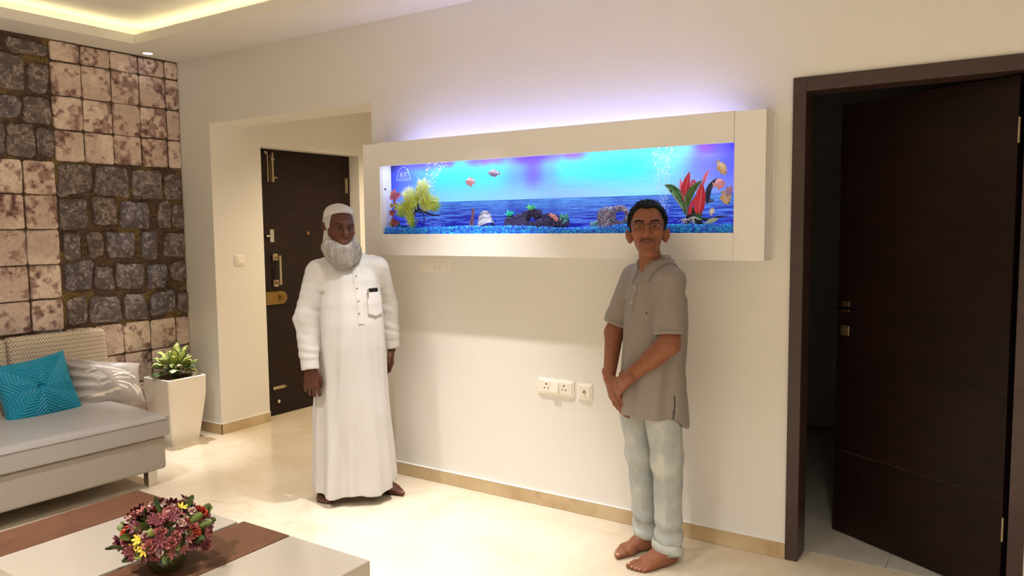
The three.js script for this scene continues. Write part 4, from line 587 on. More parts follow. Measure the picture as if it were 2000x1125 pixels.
  const ruin = std({ map: tex(128, 128, (u, v) => mix3(mix3(rgb(186, 176, 206), rgb(104, 90, 140), sstep(0.3, 0.75, fbm(u, v, 9, 4, 481))), rgb(120, 220, 220), sstep(0.62, 0.72, fbm(u, v, 5, 3, 483)) * 0.7), true, [3, 3]), roughness: 0.85, bumpMap: gray(128, 128, (u, v) => fbm(u, v, 20, 3, 485), [3, 3]), bumpScale: 0.008 });
  const ring = (x, yy, R, r) => { const g = new THREE.TorusGeometry(R, r, 10, 40), p = g.attributes.position; for (let i = 0; i < p.count; i++) { const n = 0.012 * (fbm3(p.getX(i) * 70, p.getY(i) * 70, p.getZ(i) * 70 + 5) - 0.5); p.setXYZ(i, p.getX(i) * (1 + n * 9), p.getY(i) * (1 + n * 9), p.getZ(i) * 1.2 + n); } g.computeVertexNormals(); uvBox(g, 4); return g.translate(x, yy, 0); };
  mesh('tower', [ring(0.045, 0.062, 0.04, 0.014), lump(-0.03, 0.05, 0.004, 0.04, 0.8, 1.5), lump(-0.01, 0.085, 0, 0.034, 1.1, 0.7), lump(-0.065, 0.06, 0, 0.022, 0.8, 1.9), lump(-0.025, 0.012, 0.008, 0.04, 1.3, 0.7), lump(0.03, 0.098, 0, 0.022, 1.4, 0.7)], ruin, ca);
  mesh('rubble', Array.from({ length: 40 }, (_, i) => new THREE.IcosahedronGeometry(rr(0.004, 0.009), 1).translate(i < 26 ? -0.09 + rr(-0.025, 0.03) : rr(0.0, 0.08), i < 26 ? rr(0.0, 0.034) : rr(0.0, 0.012), 0.012 + rr(-0.008, 0.006))), std({ color: 0x7fb4bc, roughness: 0.85 }), ca);
}
// ------------------------------------------------------------------ entrance door in the hall
{
  const d = new THREE.Group(); d.name = 'door_1'; d.userData.kind = 'structure'; scene.add(d);
  const x = -5.10, fx = x;
  mesh('leaf', box(x - 0.04, x, 0.006, ET - 0.004, EZ1 + 0.004, EZ0 - 0.004, 0.003), wenge, d);
  mesh('frame', [box(x - 0.06, x - 0.041, 0, ET, EZ1, EZ0)], wengeFrame, d);
  const bolt = mesh('tower_bolt', [box(fx, fx + 0.004, 1.925, 2.145, -0.665, -0.628, 0.001), box(fx, fx + 0.004, 1.925, 2.145, -0.612, -0.6, 0.001)], steel, d);
  mesh('rod', [tube([[fx + 0.014, 1.93, -0.645], [fx + 0.014, 2.03, -0.645], [fx + 0.014, 2.16, -0.645]], 0.009, 6, 12), box(fx + 0.01, fx + 0.024, 1.955, 1.965, -0.685, -0.645, 0.002), cyl(0.013, 0.013, 0.028, fx + 0.014, 1.938, -0.645), box(fx, fx + 0.022, 2.1, 2.115, -0.664, -0.628, 0.003)], steel, bolt);
  mesh('latch_knob', [cyl(0.012, 0.012, 0.016, fx + 0.008, 2.154, -0.575, 'x'), cyl(0.016, 0.012, 0.012, fx + 0.022, 2.154, -0.575, 'x')], chrome, d);
  mesh('hinge', [box(fx - 0.001, fx + 0.006, 1.858, 1.99, -1.475, -1.462, 0.002), tube([[fx + 0.008, 1.858, -1.48], [fx + 0.008, 1.92, -1.48], [fx + 0.008, 1.99, -1.48]], 0.006, 4, 10)], steel, d);
  mesh('hinge', [box(fx - 0.001, fx + 0.006, 0.26, 0.39, -1.475, -1.462, 0.002), tube([[fx + 0.008, 0.26, -1.48], [fx + 0.008, 0.32, -1.48], [fx + 0.008, 0.39, -1.48]], 0.006, 4, 10)], steel, d);
  mesh('night_latch', [box(fx, fx + 0.006, 1.435, 1.54, -0.645, -0.605, 0.004), box(fx + 0.004, fx + 0.02, 1.478, 1.496, -0.605, -0.56, 0.004), new THREE.SphereGeometry(0.012, 16, 10).translate(fx + 0.016, 1.487, -0.6)], chrome, d);
  mesh('peephole', [new THREE.TorusGeometry(0.011, 0.004, 10, 24).rotateY(Math.PI / 2).translate(fx + 0.003, 1.505, -1.01), cyl(0.008, 0.008, 0.004, fx + 0.001, 1.505, -1.01, 'x')], brass, d);
  const h = mesh('handle', tube([[fx + 0.055, 1.325, -0.655], [fx + 0.055, 1.2, -0.655], [fx + 0.055, 1.085, -0.655]], 0.011, 8, 14), steel, d);
  for (const y of [1.312, 1.098]) mesh('mount', [box(fx, fx + 0.02, y - 0.028, y + 0.028, -0.665, -0.615, 0.004), cyl(0.008, 0.008, 0.04, fx + 0.038, y, -0.65, 'x')], steel, h);
  const L = mesh('lock', (() => { const s = new THREE.Shape(); s.moveTo(-0.10, -0.05); s.lineTo(0.06, -0.05); s.absarc(0.06, 0, 0.05, -Math.PI / 2, Math.PI / 2, false); s.lineTo(-0.10, 0.05); s.closePath(); return new THREE.ExtrudeGeometry(s, { depth: 0.022, bevelEnabled: true, bevelSize: 0.003, bevelThickness: 0.003, bevelSegments: 2, curveSegments: 20 }).rotateY(Math.PI / 2).translate(fx, 0.978, -0.63); })(), brass, d);
  mesh('keyway', [cyl(0.022, 0.024, 0.012, fx + 0.03, 0.978, -0.69, 'x'), box(fx + 0.02, fx + 0.034, 0.955, 1.0, -0.662, -0.655, 0.002)], std({ color: 0x8a6c38, metalness: 0.9, roughness: 0.3 }), L);
  mesh('slide_bolt', [box(fx, fx + 0.014, 0.218, 0.244, -0.70, -0.575, 0.003), box(fx + 0.01, fx + 0.026, 0.226, 0.236, -0.71, -0.7, 0.003)], steel, d);
  mesh('door_stop', [cyl(0.016, 0.014, 0.03, fx + 0.015, 0.12, -0.615, 'x')], chrome, d);
}
// ------------------------------------------------------------------ bedroom door: frame and half open leaf
{
  const d = new THREE.Group(); d.name = 'door_2'; d.userData.kind = 'structure'; scene.add(d);
  const fz0 = -0.128, fz1 = 0.014;
  mesh('jamb', box(DL, DL + 0.056, 0.001, DT, fz0, fz1, 0.003), wengeFrame, d); mesh('jamb', box(DR - 0.056, DR, 0.001, DT, fz0, fz1, 0.003), wengeFrame, d);
  mesh('head', box(DL + 0.056, DR - 0.056, DT - 0.062, DT, fz0, fz1 - 0.0005, 0.003), wengeFrame, d);
  const leaf = new THREE.Group(); leaf.name = 'leaf'; d.add(leaf); leaf.position.set(0.004, 0, -0.078); leaf.rotation.y = Math.atan2(0.507, -0.862);
  const w = 0.835;
  mesh('panel', box(0, w, 0.008, 0.4185, -0.036, 0, 0.0015), wenge, leaf); mesh('panel', box(0, w, 0.4215, 2.112, -0.036, 0, 0.0015), wenge, leaf);
  mesh('core', box(0.004, w - 0.004, 0.01, 2.11, -0.031, -0.006), std({ color: 0x9a7c62, roughness: 0.7 }), leaf);
  const bronze = std({ color: 0xa08a68, metalness: 0.8, roughness: 0.4 });
  mesh('rose_plate', [box(w - 0.075, w - 0.03, 1.115, 1.165, -0.044, -0.036, 0.003), cyl(0.010, 0.010, 0.04, w - 0.052, 1.138, -0.06, 'z')], bronze, leaf);
  mesh('lever', box(w - 0.155, w - 0.036, 1.128, 1.146, -0.088, -0.076, 0.004), std({ color: 0x1a1614, metalness: 0.6, roughness: 0.35 }), leaf);
  mesh('lock_plate', [box(w - 0.075, w - 0.028, 0.996, 1.046, -0.044, -0.036, 0.003), cyl(0.011, 0.011, 0.006, w - 0.052, 1.026, -0.046, 'z')], bronze, leaf);
  for (const y of [0.25, 1.85]) mesh('hinge', tube([[-0.002, y, -0.034], [-0.002, y + 0.05, -0.034], [-0.002, y + 0.1, -0.034]], 0.006, 4, 10), steel, leaf);
}
// ------------------------------------------------------------------ switch plates
{
  const wallWhite = plastic;
  const frameGeo = (w, h, d = 0.012) => { const g = new RoundedBoxGeometry(w, h, d * 2, 4, 0.009); const p = g.attributes.position; for (let i = 0; i < p.count; i++) if (p.getZ(i) > d * 0.5) { p.setX(i, p.getX(i) * (1 - 0.012 / w * 1.2)); p.setY(i, p.getY(i) * (1 - 0.012 / h * 1.2)); } g.computeVertexNormals(); return uvBox(g); };
  const hole = (x, y, z, r = 0.0034) => cyl(r, r, 0.0016, x, y, z, 'z', 12);
  const three = (p, x, y, z) => { for (const [a, b, r] of [[0, 0.014, 0.0045], [-0.011, -0.007, 0.0034], [0.011, -0.007, 0.0034]]) mesh('socket_hole', hole(x + a, y + b, z, r), blackHole, p); };
  const s1 = thing('socket_plate', 'wide white wall plate with two round pin sockets and a rocker switch', 'socket', [-2.068, 0.674, 0]);
  mesh('plate', frameGeo(0.228, 0.09), wallWhite, s1); mesh('module', box(-0.083, -0.026, -0.029, 0.029, 0.008, 0.0128, 0.002), wallWhite, s1); mesh('module', box(0.026, 0.083, -0.029, 0.029, 0.008, 0.0128, 0.002), wallWhite, s1);
  const rk = mesh('rocker', new RoundedBoxGeometry(0.046, 0.056, 0.012, 3, 0.002).rotateX(-0.14).translate(0, 0, 0.012), wallWhite, s1); three(s1, -0.055, 0, 0.0132); three(s1, 0.055, 0, 0.0132);
  const s2 = thing('antenna_plate', 'small square white wall plate with a single metal antenna socket', 'socket', [-1.889, 0.670, 0]);
  mesh('plate', frameGeo(0.088, 0.09), wallWhite, s2); mesh('module', box(-0.024, 0.024, -0.028, 0.028, 0.008, 0.0128, 0.002), wallWhite, s2);
  mesh('antenna_socket', [cyl(0.008, 0.008, 0.006, 0, 0, 0.014, 'z', 6), cyl(0.005, 0.005, 0.016, 0, 0, 0.018, 'z', 16)], steel, s2);
  const s3 = thing('switch_plate', 'flush white switch plate with three rockers just under the aquarium', 'switch', [-2.892, 1.318, 0]);
  mesh('plate', frameGeo(0.232, 0.082, 0.007), wallWhite, s3); for (let k = 0; k < 3; k++) mesh('rocker', new RoundedBoxGeometry(0.042, 0.044, 0.01, 3, 0.002).rotateX(-0.08).translate(-0.022 + k * 0.046, 0, 0.007), wallWhite, s3); mesh('fan_dial', [cyl(0.016, 0.014, 0.008, -0.075, 0, 0.011, 'z', 24), box(-0.077, -0.073, -0.013, 0.013, 0.014, 0.018, 0.001)], wallWhite, s3);
  const s4 = thing('light_switch', 'single white light switch on the hall wall left of the entrance door', 'switch', [OL, 1.309, -0.212], Math.PI / 2);
  mesh('plate', frameGeo(0.086, 0.088), wallWhite, s4); mesh('rocker', new RoundedBoxGeometry(0.04, 0.05, 0.012, 3, 0.002).rotateX(-0.16).translate(0, 0, 0.011), wallWhite, s4);
}
// ------------------------------------------------------------------ tools for bodies and clothes: distance fields and their surface
const smin = (a, b, k) => { const h = Math.max(k - Math.abs(a - b), 0) / k; return Math.min(a, b) - h * h * k * 0.25; };
const smax = (a, b, k) => -smin(-a, -b, k);
function cone(a, b, ra, rb) {   // tapered capsule
  const bx = b[0] - a[0], by = b[1] - a[1], bz = b[2] - a[2], ll = bx * bx + by * by + bz * bz || 1e-9;
  return (x, y, z) => { const px = x - a[0], py = y - a[1], pz = z - a[2], t = clamp((px * bx + py * by + pz * bz) / ll), dx = px - bx * t, dy = py - by * t, dz = pz - bz * t; return Math.sqrt(dx * dx + dy * dy + dz * dz) - (ra + (rb - ra) * t); };
}
function ell(c, r) {   // ellipsoid, first-order distance
  return (x, y, z) => { const px = x - c[0], py = y - c[1], pz = z - c[2], k0 = Math.sqrt((px / r[0]) ** 2 + (py / r[1]) ** 2 + (pz / r[2]) ** 2), k1 = Math.sqrt((px / r[0] ** 2) ** 2 + (py / r[1] ** 2) ** 2 + (pz / r[2] ** 2) ** 2); return k1 < 1e-9 ? -Math.min(...r) : k0 * (k0 - 1) / k1; };
}
const blend = (list, k) => (x, y, z) => { let d = list[0](x, y, z); for (let i = 1; i < list.length; i++) d = smin(d, list[i](x, y, z), k); return d; };
const least = (list) => (x, y, z) => { let d = 1e9; for (const f of list) { const e = f(x, y, z); if (e < d) d = e; } return d; };
// surface of f = 0 in the box lo..hi (surface nets); colour(x, y, z) gives linear vertex colours
function surface(f, lo, hi, cell, colour) {
  const nx = Math.ceil((hi[0] - lo[0]) / cell) + 1, ny = Math.ceil((hi[1] - lo[1]) / cell) + 1, nz = Math.ceil((hi[2] - lo[2]) / cell) + 1, D = new Float32Array(nx * ny * nz);
  const B = 4, far = B * cell * 2.8;   // blocks far from the surface take one value
  for (let K = 0; K < nz; K += B) for (let J = 0; J < ny; J += B) for (let I = 0; I < nx; I += B) {
    const d = f(lo[0] + (I + 1.5) * cell, lo[1] + (J + 1.5) * cell, lo[2] + (K + 1.5) * cell), skip = Math.abs(d) > far;
    for (let k = K; k < Math.min(K + B, nz); k++) for (let j = J; j < Math.min(J + B, ny); j++) for (let i = I; i < Math.min(I + B, nx); i++) D[(k * ny + j) * nx + i] = skip ? d : f(lo[0] + i * cell, lo[1] + j * cell, lo[2] + k * cell);
  }
  const id = new Int32Array(nx * ny * nz).fill(-1), pos = [], idx = [], at = (i, j, k) => (k * ny + j) * nx + i;
  for (let k = 0; k + 1 < nz; k++) for (let j = 0; j + 1 < ny; j++) for (let i = 0; i + 1 < nx; i++) {
    const n = at(i, j, k); let m = 0; const c = [];
    for (let q = 0; q < 8; q++) { const v = D[n + (q & 1) + (q >> 1 & 1) * nx + (q >> 2) * nx * ny]; c.push(v); if (v < 0) m |= 1 << q; }
    if (m === 0 || m === 255) continue;
    let sx = 0, sy = 0, sz = 0, e = 0;
    for (let a = 0; a < 8; a++) for (let b = 1; b < 8; b <<= 1) { const t = a | b; if (t === a) continue; if ((c[a] < 0) !== (c[t] < 0)) { const w = c[a] / (c[a] - c[t]); sx += (a & 1) + (b === 1 ? w : 0); sy += (a >> 1 & 1) + (b === 2 ? w : 0); sz += (a >> 2) + (b === 4 ? w : 0); e++; } }
    id[n] = pos.length / 3; pos.push(lo[0] + (i + sx / e) * cell, lo[1] + (j + sy / e) * cell, lo[2] + (k + sz / e) * cell);
  }
  const quad = (a, b, c, d, flip) => { if (a < 0 || b < 0 || c < 0 || d < 0) return; flip ? idx.push(a, c, b, a, d, c) : idx.push(a, b, c, a, c, d); };
  const sX = 1, sY = nx, sZ = nx * ny;
  for (let k = 1; k + 1 < nz; k++) for (let j = 1; j + 1 < ny; j++) for (let i = 1; i + 1 < nx; i++) {
    const n = at(i, j, k), v = D[n] < 0;
    if (v !== D[n + sX] < 0) quad(id[n - sY - sZ], id[n - sZ], id[n], id[n - sY], !v);
    if (v !== D[n + sY] < 0) quad(id[n - sX - sZ], id[n - sX], id[n], id[n - sZ], !v);
    if (v !== D[n + sZ] < 0) quad(id[n - sX - sY], id[n - sY], id[n], id[n - sX], !v);
  }
  let g = new THREE.BufferGeometry(); g.setAttribute('position', new THREE.Float32BufferAttribute(pos, 3)); g.setIndex(idx); g.computeVertexNormals();
  if (colour) { const col = new Float32Array(pos.length); for (let i = 0; i < pos.length; i += 3) { const q = colour(pos[i], pos[i + 1], pos[i + 2]); col[i] = q[0]; col[i + 1] = q[1]; col[i + 2] = q[2]; } g.setAttribute('color', new THREE.BufferAttribute(col, 3)); }
  return uvFaces(g.toNonIndexed());
}
function uvFaces(g) {   // metres, by each triangle's own dominant axis, so that no triangle spans two projections
  const p = g.attributes.position, uv = new Float32Array(p.count * 2), a = V(0, 0, 0), b = V(0, 0, 0), c = V(0, 0, 0);
  for (let i = 0; i < p.count; i += 3) { a.fromBufferAttribute(p, i); b.fromBufferAttribute(p, i + 1).sub(a); c.fromBufferAttribute(p, i + 2).sub(a); b.cross(c); const x = Math.abs(b.x), y = Math.abs(b.y), z = Math.abs(b.z), k = y > x && y > z ? 1 : x > z ? 0 : 2;
    for (let j = 0; j < 3; j++) { const n = i + j; uv[2 * n] = k === 0 ? p.getZ(n) : p.getX(n); uv[2 * n + 1] = k === 1 ? p.getZ(n) : p.getY(n); } }
  g.setAttribute('uv', new THREE.BufferAttribute(uv, 2)); return g;
}
function mergeSkin(list) { return mergeGeometries(list, false); }
function onto(f, p, d, maxd = 0.5) { let t = 0; for (let i = 0; i < 80; i++) { const s = f(p[0] + d[0] * t, p[1] + d[1] * t, p[2] + d[2] * t); if (s < 0.0006) break; t += s * 0.7; if (t > maxd) break; } return [p[0] + d[0] * t, p[1] + d[1] * t, p[2] + d[2] * t]; }
function gradient(f, p) { const e = 0.002, g = V(f(p[0] + e, p[1], p[2]) - f(p[0] - e, p[1], p[2]), f(p[0], p[1] + e, p[2]) - f(p[0], p[1] - e, p[2]), f(p[0], p[1], p[2] + e) - f(p[0], p[1], p[2] - e)); return g.normalize(); }
// a thin patch of cloth lying on field f: corner function (u, v) -> [x, y] start point, pushed along dir
function patch(f, at, dir, nu, nv, thick = 0.003) {
  const P = [], N = [], idx = [];
  for (let j = 0; j <= nv; j++) for (let i = 0; i <= nu; i++) { const s0 = at(i / nu, j / nv), s = s0.p ?? s0, q = onto(f, s, s0.d ?? dir), n = gradient(f, q); const edge = i === 0 || j === 0 || i === nu || j === nv; P.push([q[0] + n.x * thick, q[1] + n.y * thick, q[2] + n.z * thick], [q[0] - n.x * 0.002, q[1] - n.y * 0.002, q[2] - n.z * 0.002]); }
  const I = (i, j) => (j * (nu + 1) + i) * 2;
  for (let j = 0; j < nv; j++) for (let i = 0; i < nu; i++) idx.push(I(i, j), I(i + 1, j), I(i, j + 1), I(i + 1, j), I(i + 1, j + 1), I(i, j + 1));
  const side = (a, b) => idx.push(a, a + 1, b, b, a + 1, b + 1);
  for (let i = 0; i < nu; i++) { side(I(i, 0), I(i + 1, 0)); side(I(i + 1, nv), I(i, nv)); } for (let j = 0; j < nv; j++) { side(I(0, j + 1), I(0, j)); side(I(nu, j), I(nu, j + 1)); }
  const g = new THREE.BufferGeometry(); g.setAttribute('position', new THREE.Float32BufferAttribute(P.flat(), 3)); g.setIndex(idx); const h = g.toNonIndexed(); h.computeVertexNormals(); return uvBox(h);
}
// hand: wrist point, direction to the knuckles, palm normal (towards the palm side); side = 1 when the thumb lies along n x d
function hand(w, d, n, side, curls, o = {}) {
  const D = V(...d).normalize(), Nn = V(...n); Nn.sub(D.clone().multiplyScalar(Nn.dot(D))).normalize(); const T = Nn.clone().cross(D).multiplyScalar(side), S = o.scale ?? 1, Wp = V(...w);
  const pt = (a, b, c) => Wp.clone().add(D.clone().multiplyScalar(a * S)).add(T.clone().multiplyScalar(b * S)).add(Nn.clone().multiplyScalar(c * S));
  const A = (v) => v.toArray(), palm = [], fingers = [];
  const base = [[0.088, 0.030, 0.0], [0.092, 0.010, -0.002], [0.088, -0.010, 0.0], [0.080, -0.029, 0.004]], len = [[0.042, 0.026, 0.021], [0.046, 0.030, 0.022], [0.042, 0.028, 0.022], [0.033, 0.021, 0.019]], rad = [0.0095, 0.0098, 0.0093, 0.0082];
  palm.push(cone(A(pt(-0.03, 0, 0)), A(pt(0.01, 0, 0)), 0.024 * S, 0.023 * S));
  base.forEach((b, i) => {
    const k = pt(...b); palm.push(cone(A(pt(0.008, b[1] * 0.55, 0.002)), A(k), 0.0145 * S, 0.0115 * S));
    let p = k.clone(), ang = 0; const spread = (o.spread ?? 0.06) * (1.5 - i), ch = [], cu = curls[i];
    for (let j = 0; j < 3; j++) { ang += cu[j]; const dir = D.clone().multiplyScalar(Math.cos(ang)).add(Nn.clone().multiplyScalar(Math.sin(ang))).add(T.clone().multiplyScalar(spread * Math.cos(ang))).normalize(), q = p.clone().add(dir.multiplyScalar(len[i][j] * S)); ch.push(cone(A(p), A(q), rad[i] * S * (1 - 0.09 * j), rad[i] * S * (0.93 - 0.12 * j))); p = q; }
    fingers.push(blend(ch, 0.004));
  });
  const th = o.thumb ?? [[0.022, 0.024, 0.010], [0.052, 0.047, 0.018], [0.078, 0.056, 0.022], [0.098, 0.056, 0.024]], tp = th.map((q) => A(pt(...q)));
  palm.push(cone(tp[0], tp[1], 0.0165 * S, 0.0125 * S)); fingers.push(blend([cone(tp[1], tp[2], 0.0122 * S, 0.0108 * S), cone(tp[2], tp[3], 0.0106 * S, 0.0085 * S)], 0.004));
  const P = blend(palm, 0.012), F = least(fingers);
  return { f: (x, y, z) => smin(P(x, y, z), F(x, y, z), 0.005), center: A(pt(0.07, 0.01, 0.02)), reach: 0.145 * S };
}
const handMesh = (h, colour) => surface(h.f, h.center.map((c) => c - h.reach), h.center.map((c) => c + h.reach), 0.0032, colour);
// bare foot: heel point on the floor, direction; side = 1 when the big toe lies to the right of the direction (seen from above)
function foot(hx, hz, dx, dz, side, len = 0.25) {
  const l = Math.hypot(dx, dz); dx /= l; dz /= l; const rx = -dz * side, rz = dx * side, S = len / 0.25;   // r points to the big toe
  const pt = (a, b, y) => [hx + (dx * a + rx * b) * S, y, hz + (dz * a + rz * b) * S], C = [];
  C.push(cone(pt(0.035, 0, 0.036), pt(0.10, 0.006, 0.045), 0.034 * S, 0.032 * S), cone(pt(0.06, 0.0, 0.10), pt(0.06, 0.002, 0.05), 0.036 * S, 0.034 * S), cone(pt(0.085, 0.006, 0.058), pt(0.165, 0.016, 0.026), 0.034 * S, 0.022 * S), cone(pt(0.09, -0.014, 0.032), pt(0.17, -0.022, 0.02), 0.028 * S, 0.018 * S), cone(pt(0.165, 0.022, 0.022), pt(0.17, -0.024, 0.019), 0.02 * S, 0.016 * S));
  const toes = [[0.030, 0.205, 0.240, 0.0145, 0.0125], [0.010, 0.205, 0.236, 0.0105, 0.0088], [-0.007, 0.198, 0.226, 0.0100, 0.0083], [-0.022, 0.190, 0.214, 0.0096, 0.008], [-0.036, 0.180, 0.201, 0.0092, 0.0078]].map(([b, a0, a1, r0, r1]) => blend([cone(pt(a0 - 0.045, b * 0.9, 0.02), pt(a0, b, r0 + 0.007), 0.013 * S, r0 * S), cone(pt(a0, b, r0 + 0.007), pt(a1, b * 1.02, r1 + 0.001), r0 * S, r1 * S)], 0.006));
  const B = blend(C, 0.03), T = least(toes), ankle = cone(pt(0.05, 0, 0.08), pt(0.045, -0.002, 0.2), 0.036 * S, 0.04 * S);
  return { f: (x, y, z) => Math.max(smin(smin(B(x, y, z), ankle(x, y, z), 0.03), T(x, y, z), 0.008), -y + 0.0005), lo: [Math.min(hx, hx + dx * len) - 0.08, -0.01, Math.min(hz, hz + dz * len) - 0.08], hi: [Math.max(hx, hx + dx * len) + 0.08, 0.15, Math.max(hz, hz + dz * len) + 0.08],
    nails: toes.map((_, i) => { const q = [[0.030, 0.238], [0.010, 0.235], [-0.007, 0.225], [-0.022, 0.213], [-0.036, 0.2]][i]; return [pt(q[1], q[0] * 1.02, [0.0245, 0.0175, 0.0165, 0.0158, 0.0152][i]), [0.008, 0.0055, 0.005, 0.0048, 0.0042][i] * S, Math.atan2(dx, dz)]; }) };
}
// head in its own coordinates: y = 0 at the eyes, z forward; o sets the face
function headField(o = {}) {
  const cr = ell([0, 0.034, -0.014], [0.0745, 0.083, 0.095]), face = ell([0, -0.032, 0.018], [o.faceW ?? 0.061, 0.086, 0.070]);
  const add = [], jaw = [];
  const jw = o.jawW ?? 0.046; jaw.push(cone([-jw, -0.054, 0.0], [-0.010, -0.104, 0.056], o.jawR ?? 0.019, 0.015), cone([jw, -0.054, 0.0], [0.010, -0.104, 0.056], o.jawR ?? 0.019, 0.015), ell([0, -0.104, 0.064], [0.022, 0.017, 0.016]));
  for (const s of [-1, 1]) add.push(ell([s * 0.044, -0.024, 0.056], [0.022, 0.017, 0.020]), cone([s * 0.012, 0.017, 0.083], [s * 0.046, 0.017, 0.066], 0.0085, 0.0085));
  const nose = blend([cone([0, 0.008, 0.083], [0, -0.034, o.noseZ ?? 0.107], 0.0072, o.noseR ?? 0.0115), ell([-0.0125, -0.038, 0.094], [0.0088, 0.0078, 0.011]), ell([0.0125, -0.038, 0.094], [0.0088, 0.0078, 0.011])], 0.008);
  const nost = [-1, 1].map((s) => ell([s * 0.0098, -0.0475, 0.097], [0.0042, 0.0062, 0.0062]));
  const mw = o.mouthW ?? 0.027;
  const lipU = blend([cone([-mw, -0.0695, 0.0745], [-0.007, -0.0640, 0.0885], 0.0032, 0.006), cone([mw, -0.0695, 0.0745], [0.007, -0.0640, 0.0885], 0.0032, 0.006), cone([-0.007, -0.0640, 0.0885], [0.007, -0.0640, 0.0885], 0.006, 0.006)], 0.004);
  const lipL = blend([cone([-mw * 0.92, -0.0715, 0.0755], [0, -0.0768, 0.0868], 0.0032, o.lip ?? 0.0068), cone([mw * 0.92, -0.0715, 0.0755], [0, -0.0768, 0.0868], 0.0032, o.lip ?? 0.0068)], 0.006);
  const mound = ell([0, -0.066, 0.064], [0.034, 0.026, 0.022]);
  const sock = [-1, 1].map((s) => ell([s * 0.0315, -0.001, 0.094], [0.0185, 0.012, 0.016])), lids = [-1, 1].map((s) => least([cone([s * 0.018, -0.001, 0.0795], [s * 0.031, 0.0065, 0.0855], 0.0032, 0.0042), cone([s * 0.031, 0.0065, 0.0855], [s * 0.0455, -0.0005, 0.0715], 0.0042, 0.0032), cone([s * 0.018, -0.002, 0.0795], [s * 0.031, -0.0085, 0.083], 0.0028, 0.0034), cone([s * 0.031, -0.0085, 0.083], [s * 0.0455, -0.0015, 0.0715], 0.0034, 0.0028)]));
  const ear = [-1, 1].map((s) => { const st = o.earOut ?? 0; const ey = o.earY ?? 0, shell = ell([s * (0.0845 + st), 0.004 + ey, -0.013 - st * 0.6], [0.0075, 0.023, 0.018]), bowl = ell([s * (0.093 + st * 1.2), 0.0 + ey, -0.006], [0.008, 0.018, 0.011]), lobe = ell([s * (0.0755 + st * 0.4), -0.024 + ey, -0.006], [0.006, 0.0125, 0.009]), root = ell([s * 0.074, -0.008 + ey, -0.010], [0.011 + st, 0.026, 0.014]); return (x, y, z) => smax(smin(smin(shell(x, y, z), lobe(x, y, z), 0.008), root(x, y, z), 0.01), -bowl(x, y, z), 0.004); });
  return (x, y, z) => {
    let d = smin(cr(x, y, z), face(x, y, z), 0.035); for (const j of jaw) d = smin(d, j(x, y, z), 0.03); for (const a of add) d = smin(d, a(x, y, z), 0.022);
    d = smin(d, mound(x, y, z), 0.02); d = smax(d, -sock[0](x, y, z), 0.014); d = smax(d, -sock[1](x, y, z), 0.014);
    d = smin(d, nose(x, y, z), 0.010); d = smax(d, -nost[0](x, y, z), 0.003); d = smax(d, -nost[1](x, y, z), 0.003); d = smin(d, lipU(x, y, z), 0.005); d = smin(d, lipL(x, y, z), 0.005);
    for (const l of lids) d = smin(d, l(x, y, z), 0.004); for (const e of ear) d = smin(d, e(x, y, z), 0.006);
    return d;
  };
}
// a placement of head coordinates in body coordinates
function headFrame(c, yaw, pitch, roll, s) {
  const m = new THREE.Matrix4().compose(V(...c), new THREE.Quaternion().setFromEuler(new THREE.Euler(pitch, yaw, roll, 'YXZ')), V(s, s, s)), inv = m.clone().invert(), e = inv.elements, q = m.elements;
  return { m, s, to: (x, y, z) => [e[0] * x + e[4] * y + e[8] * z + e[12], e[1] * x + e[5] * y + e[9] * z + e[13], e[2] * x + e[6] * y + e[10] * z + e[14]], from: (x, y, z) => [q[0] * x + q[4] * y + q[8] * z + q[12], q[1] * x + q[5] * y + q[9] * z + q[13], q[2] * x + q[6] * y + q[10] * z + q[14]] };
}
function eyes(hf, parent, irisCol) {
  const white = phys({ color: new THREE.Color(0.40, 0.36, 0.33), roughness: 0.3 }), iris = phys({ color: irisCol, roughness: 0.3 });
  for (const s of [-1, 1]) { const e = mesh('eye', new THREE.SphereGeometry(0.0113, 20, 14).translate(s * 0.0312, -0.0012, 0.0722).applyMatrix4(hf.m), white, parent); mesh('iris', new THREE.SphereGeometry(0.0072, 16, 12).scale(1, 1, 0.5).translate(s * 0.0308, -0.0008, 0.0815).applyMatrix4(hf.m), iris, e); }
}
function strands(list, m, name, parent) {   // tapered hairs: [points, r0, r1]
  return mesh(name, list.map(([p, a, b]) => taper(p, [a, b], 6, 4)), m, parent);
}
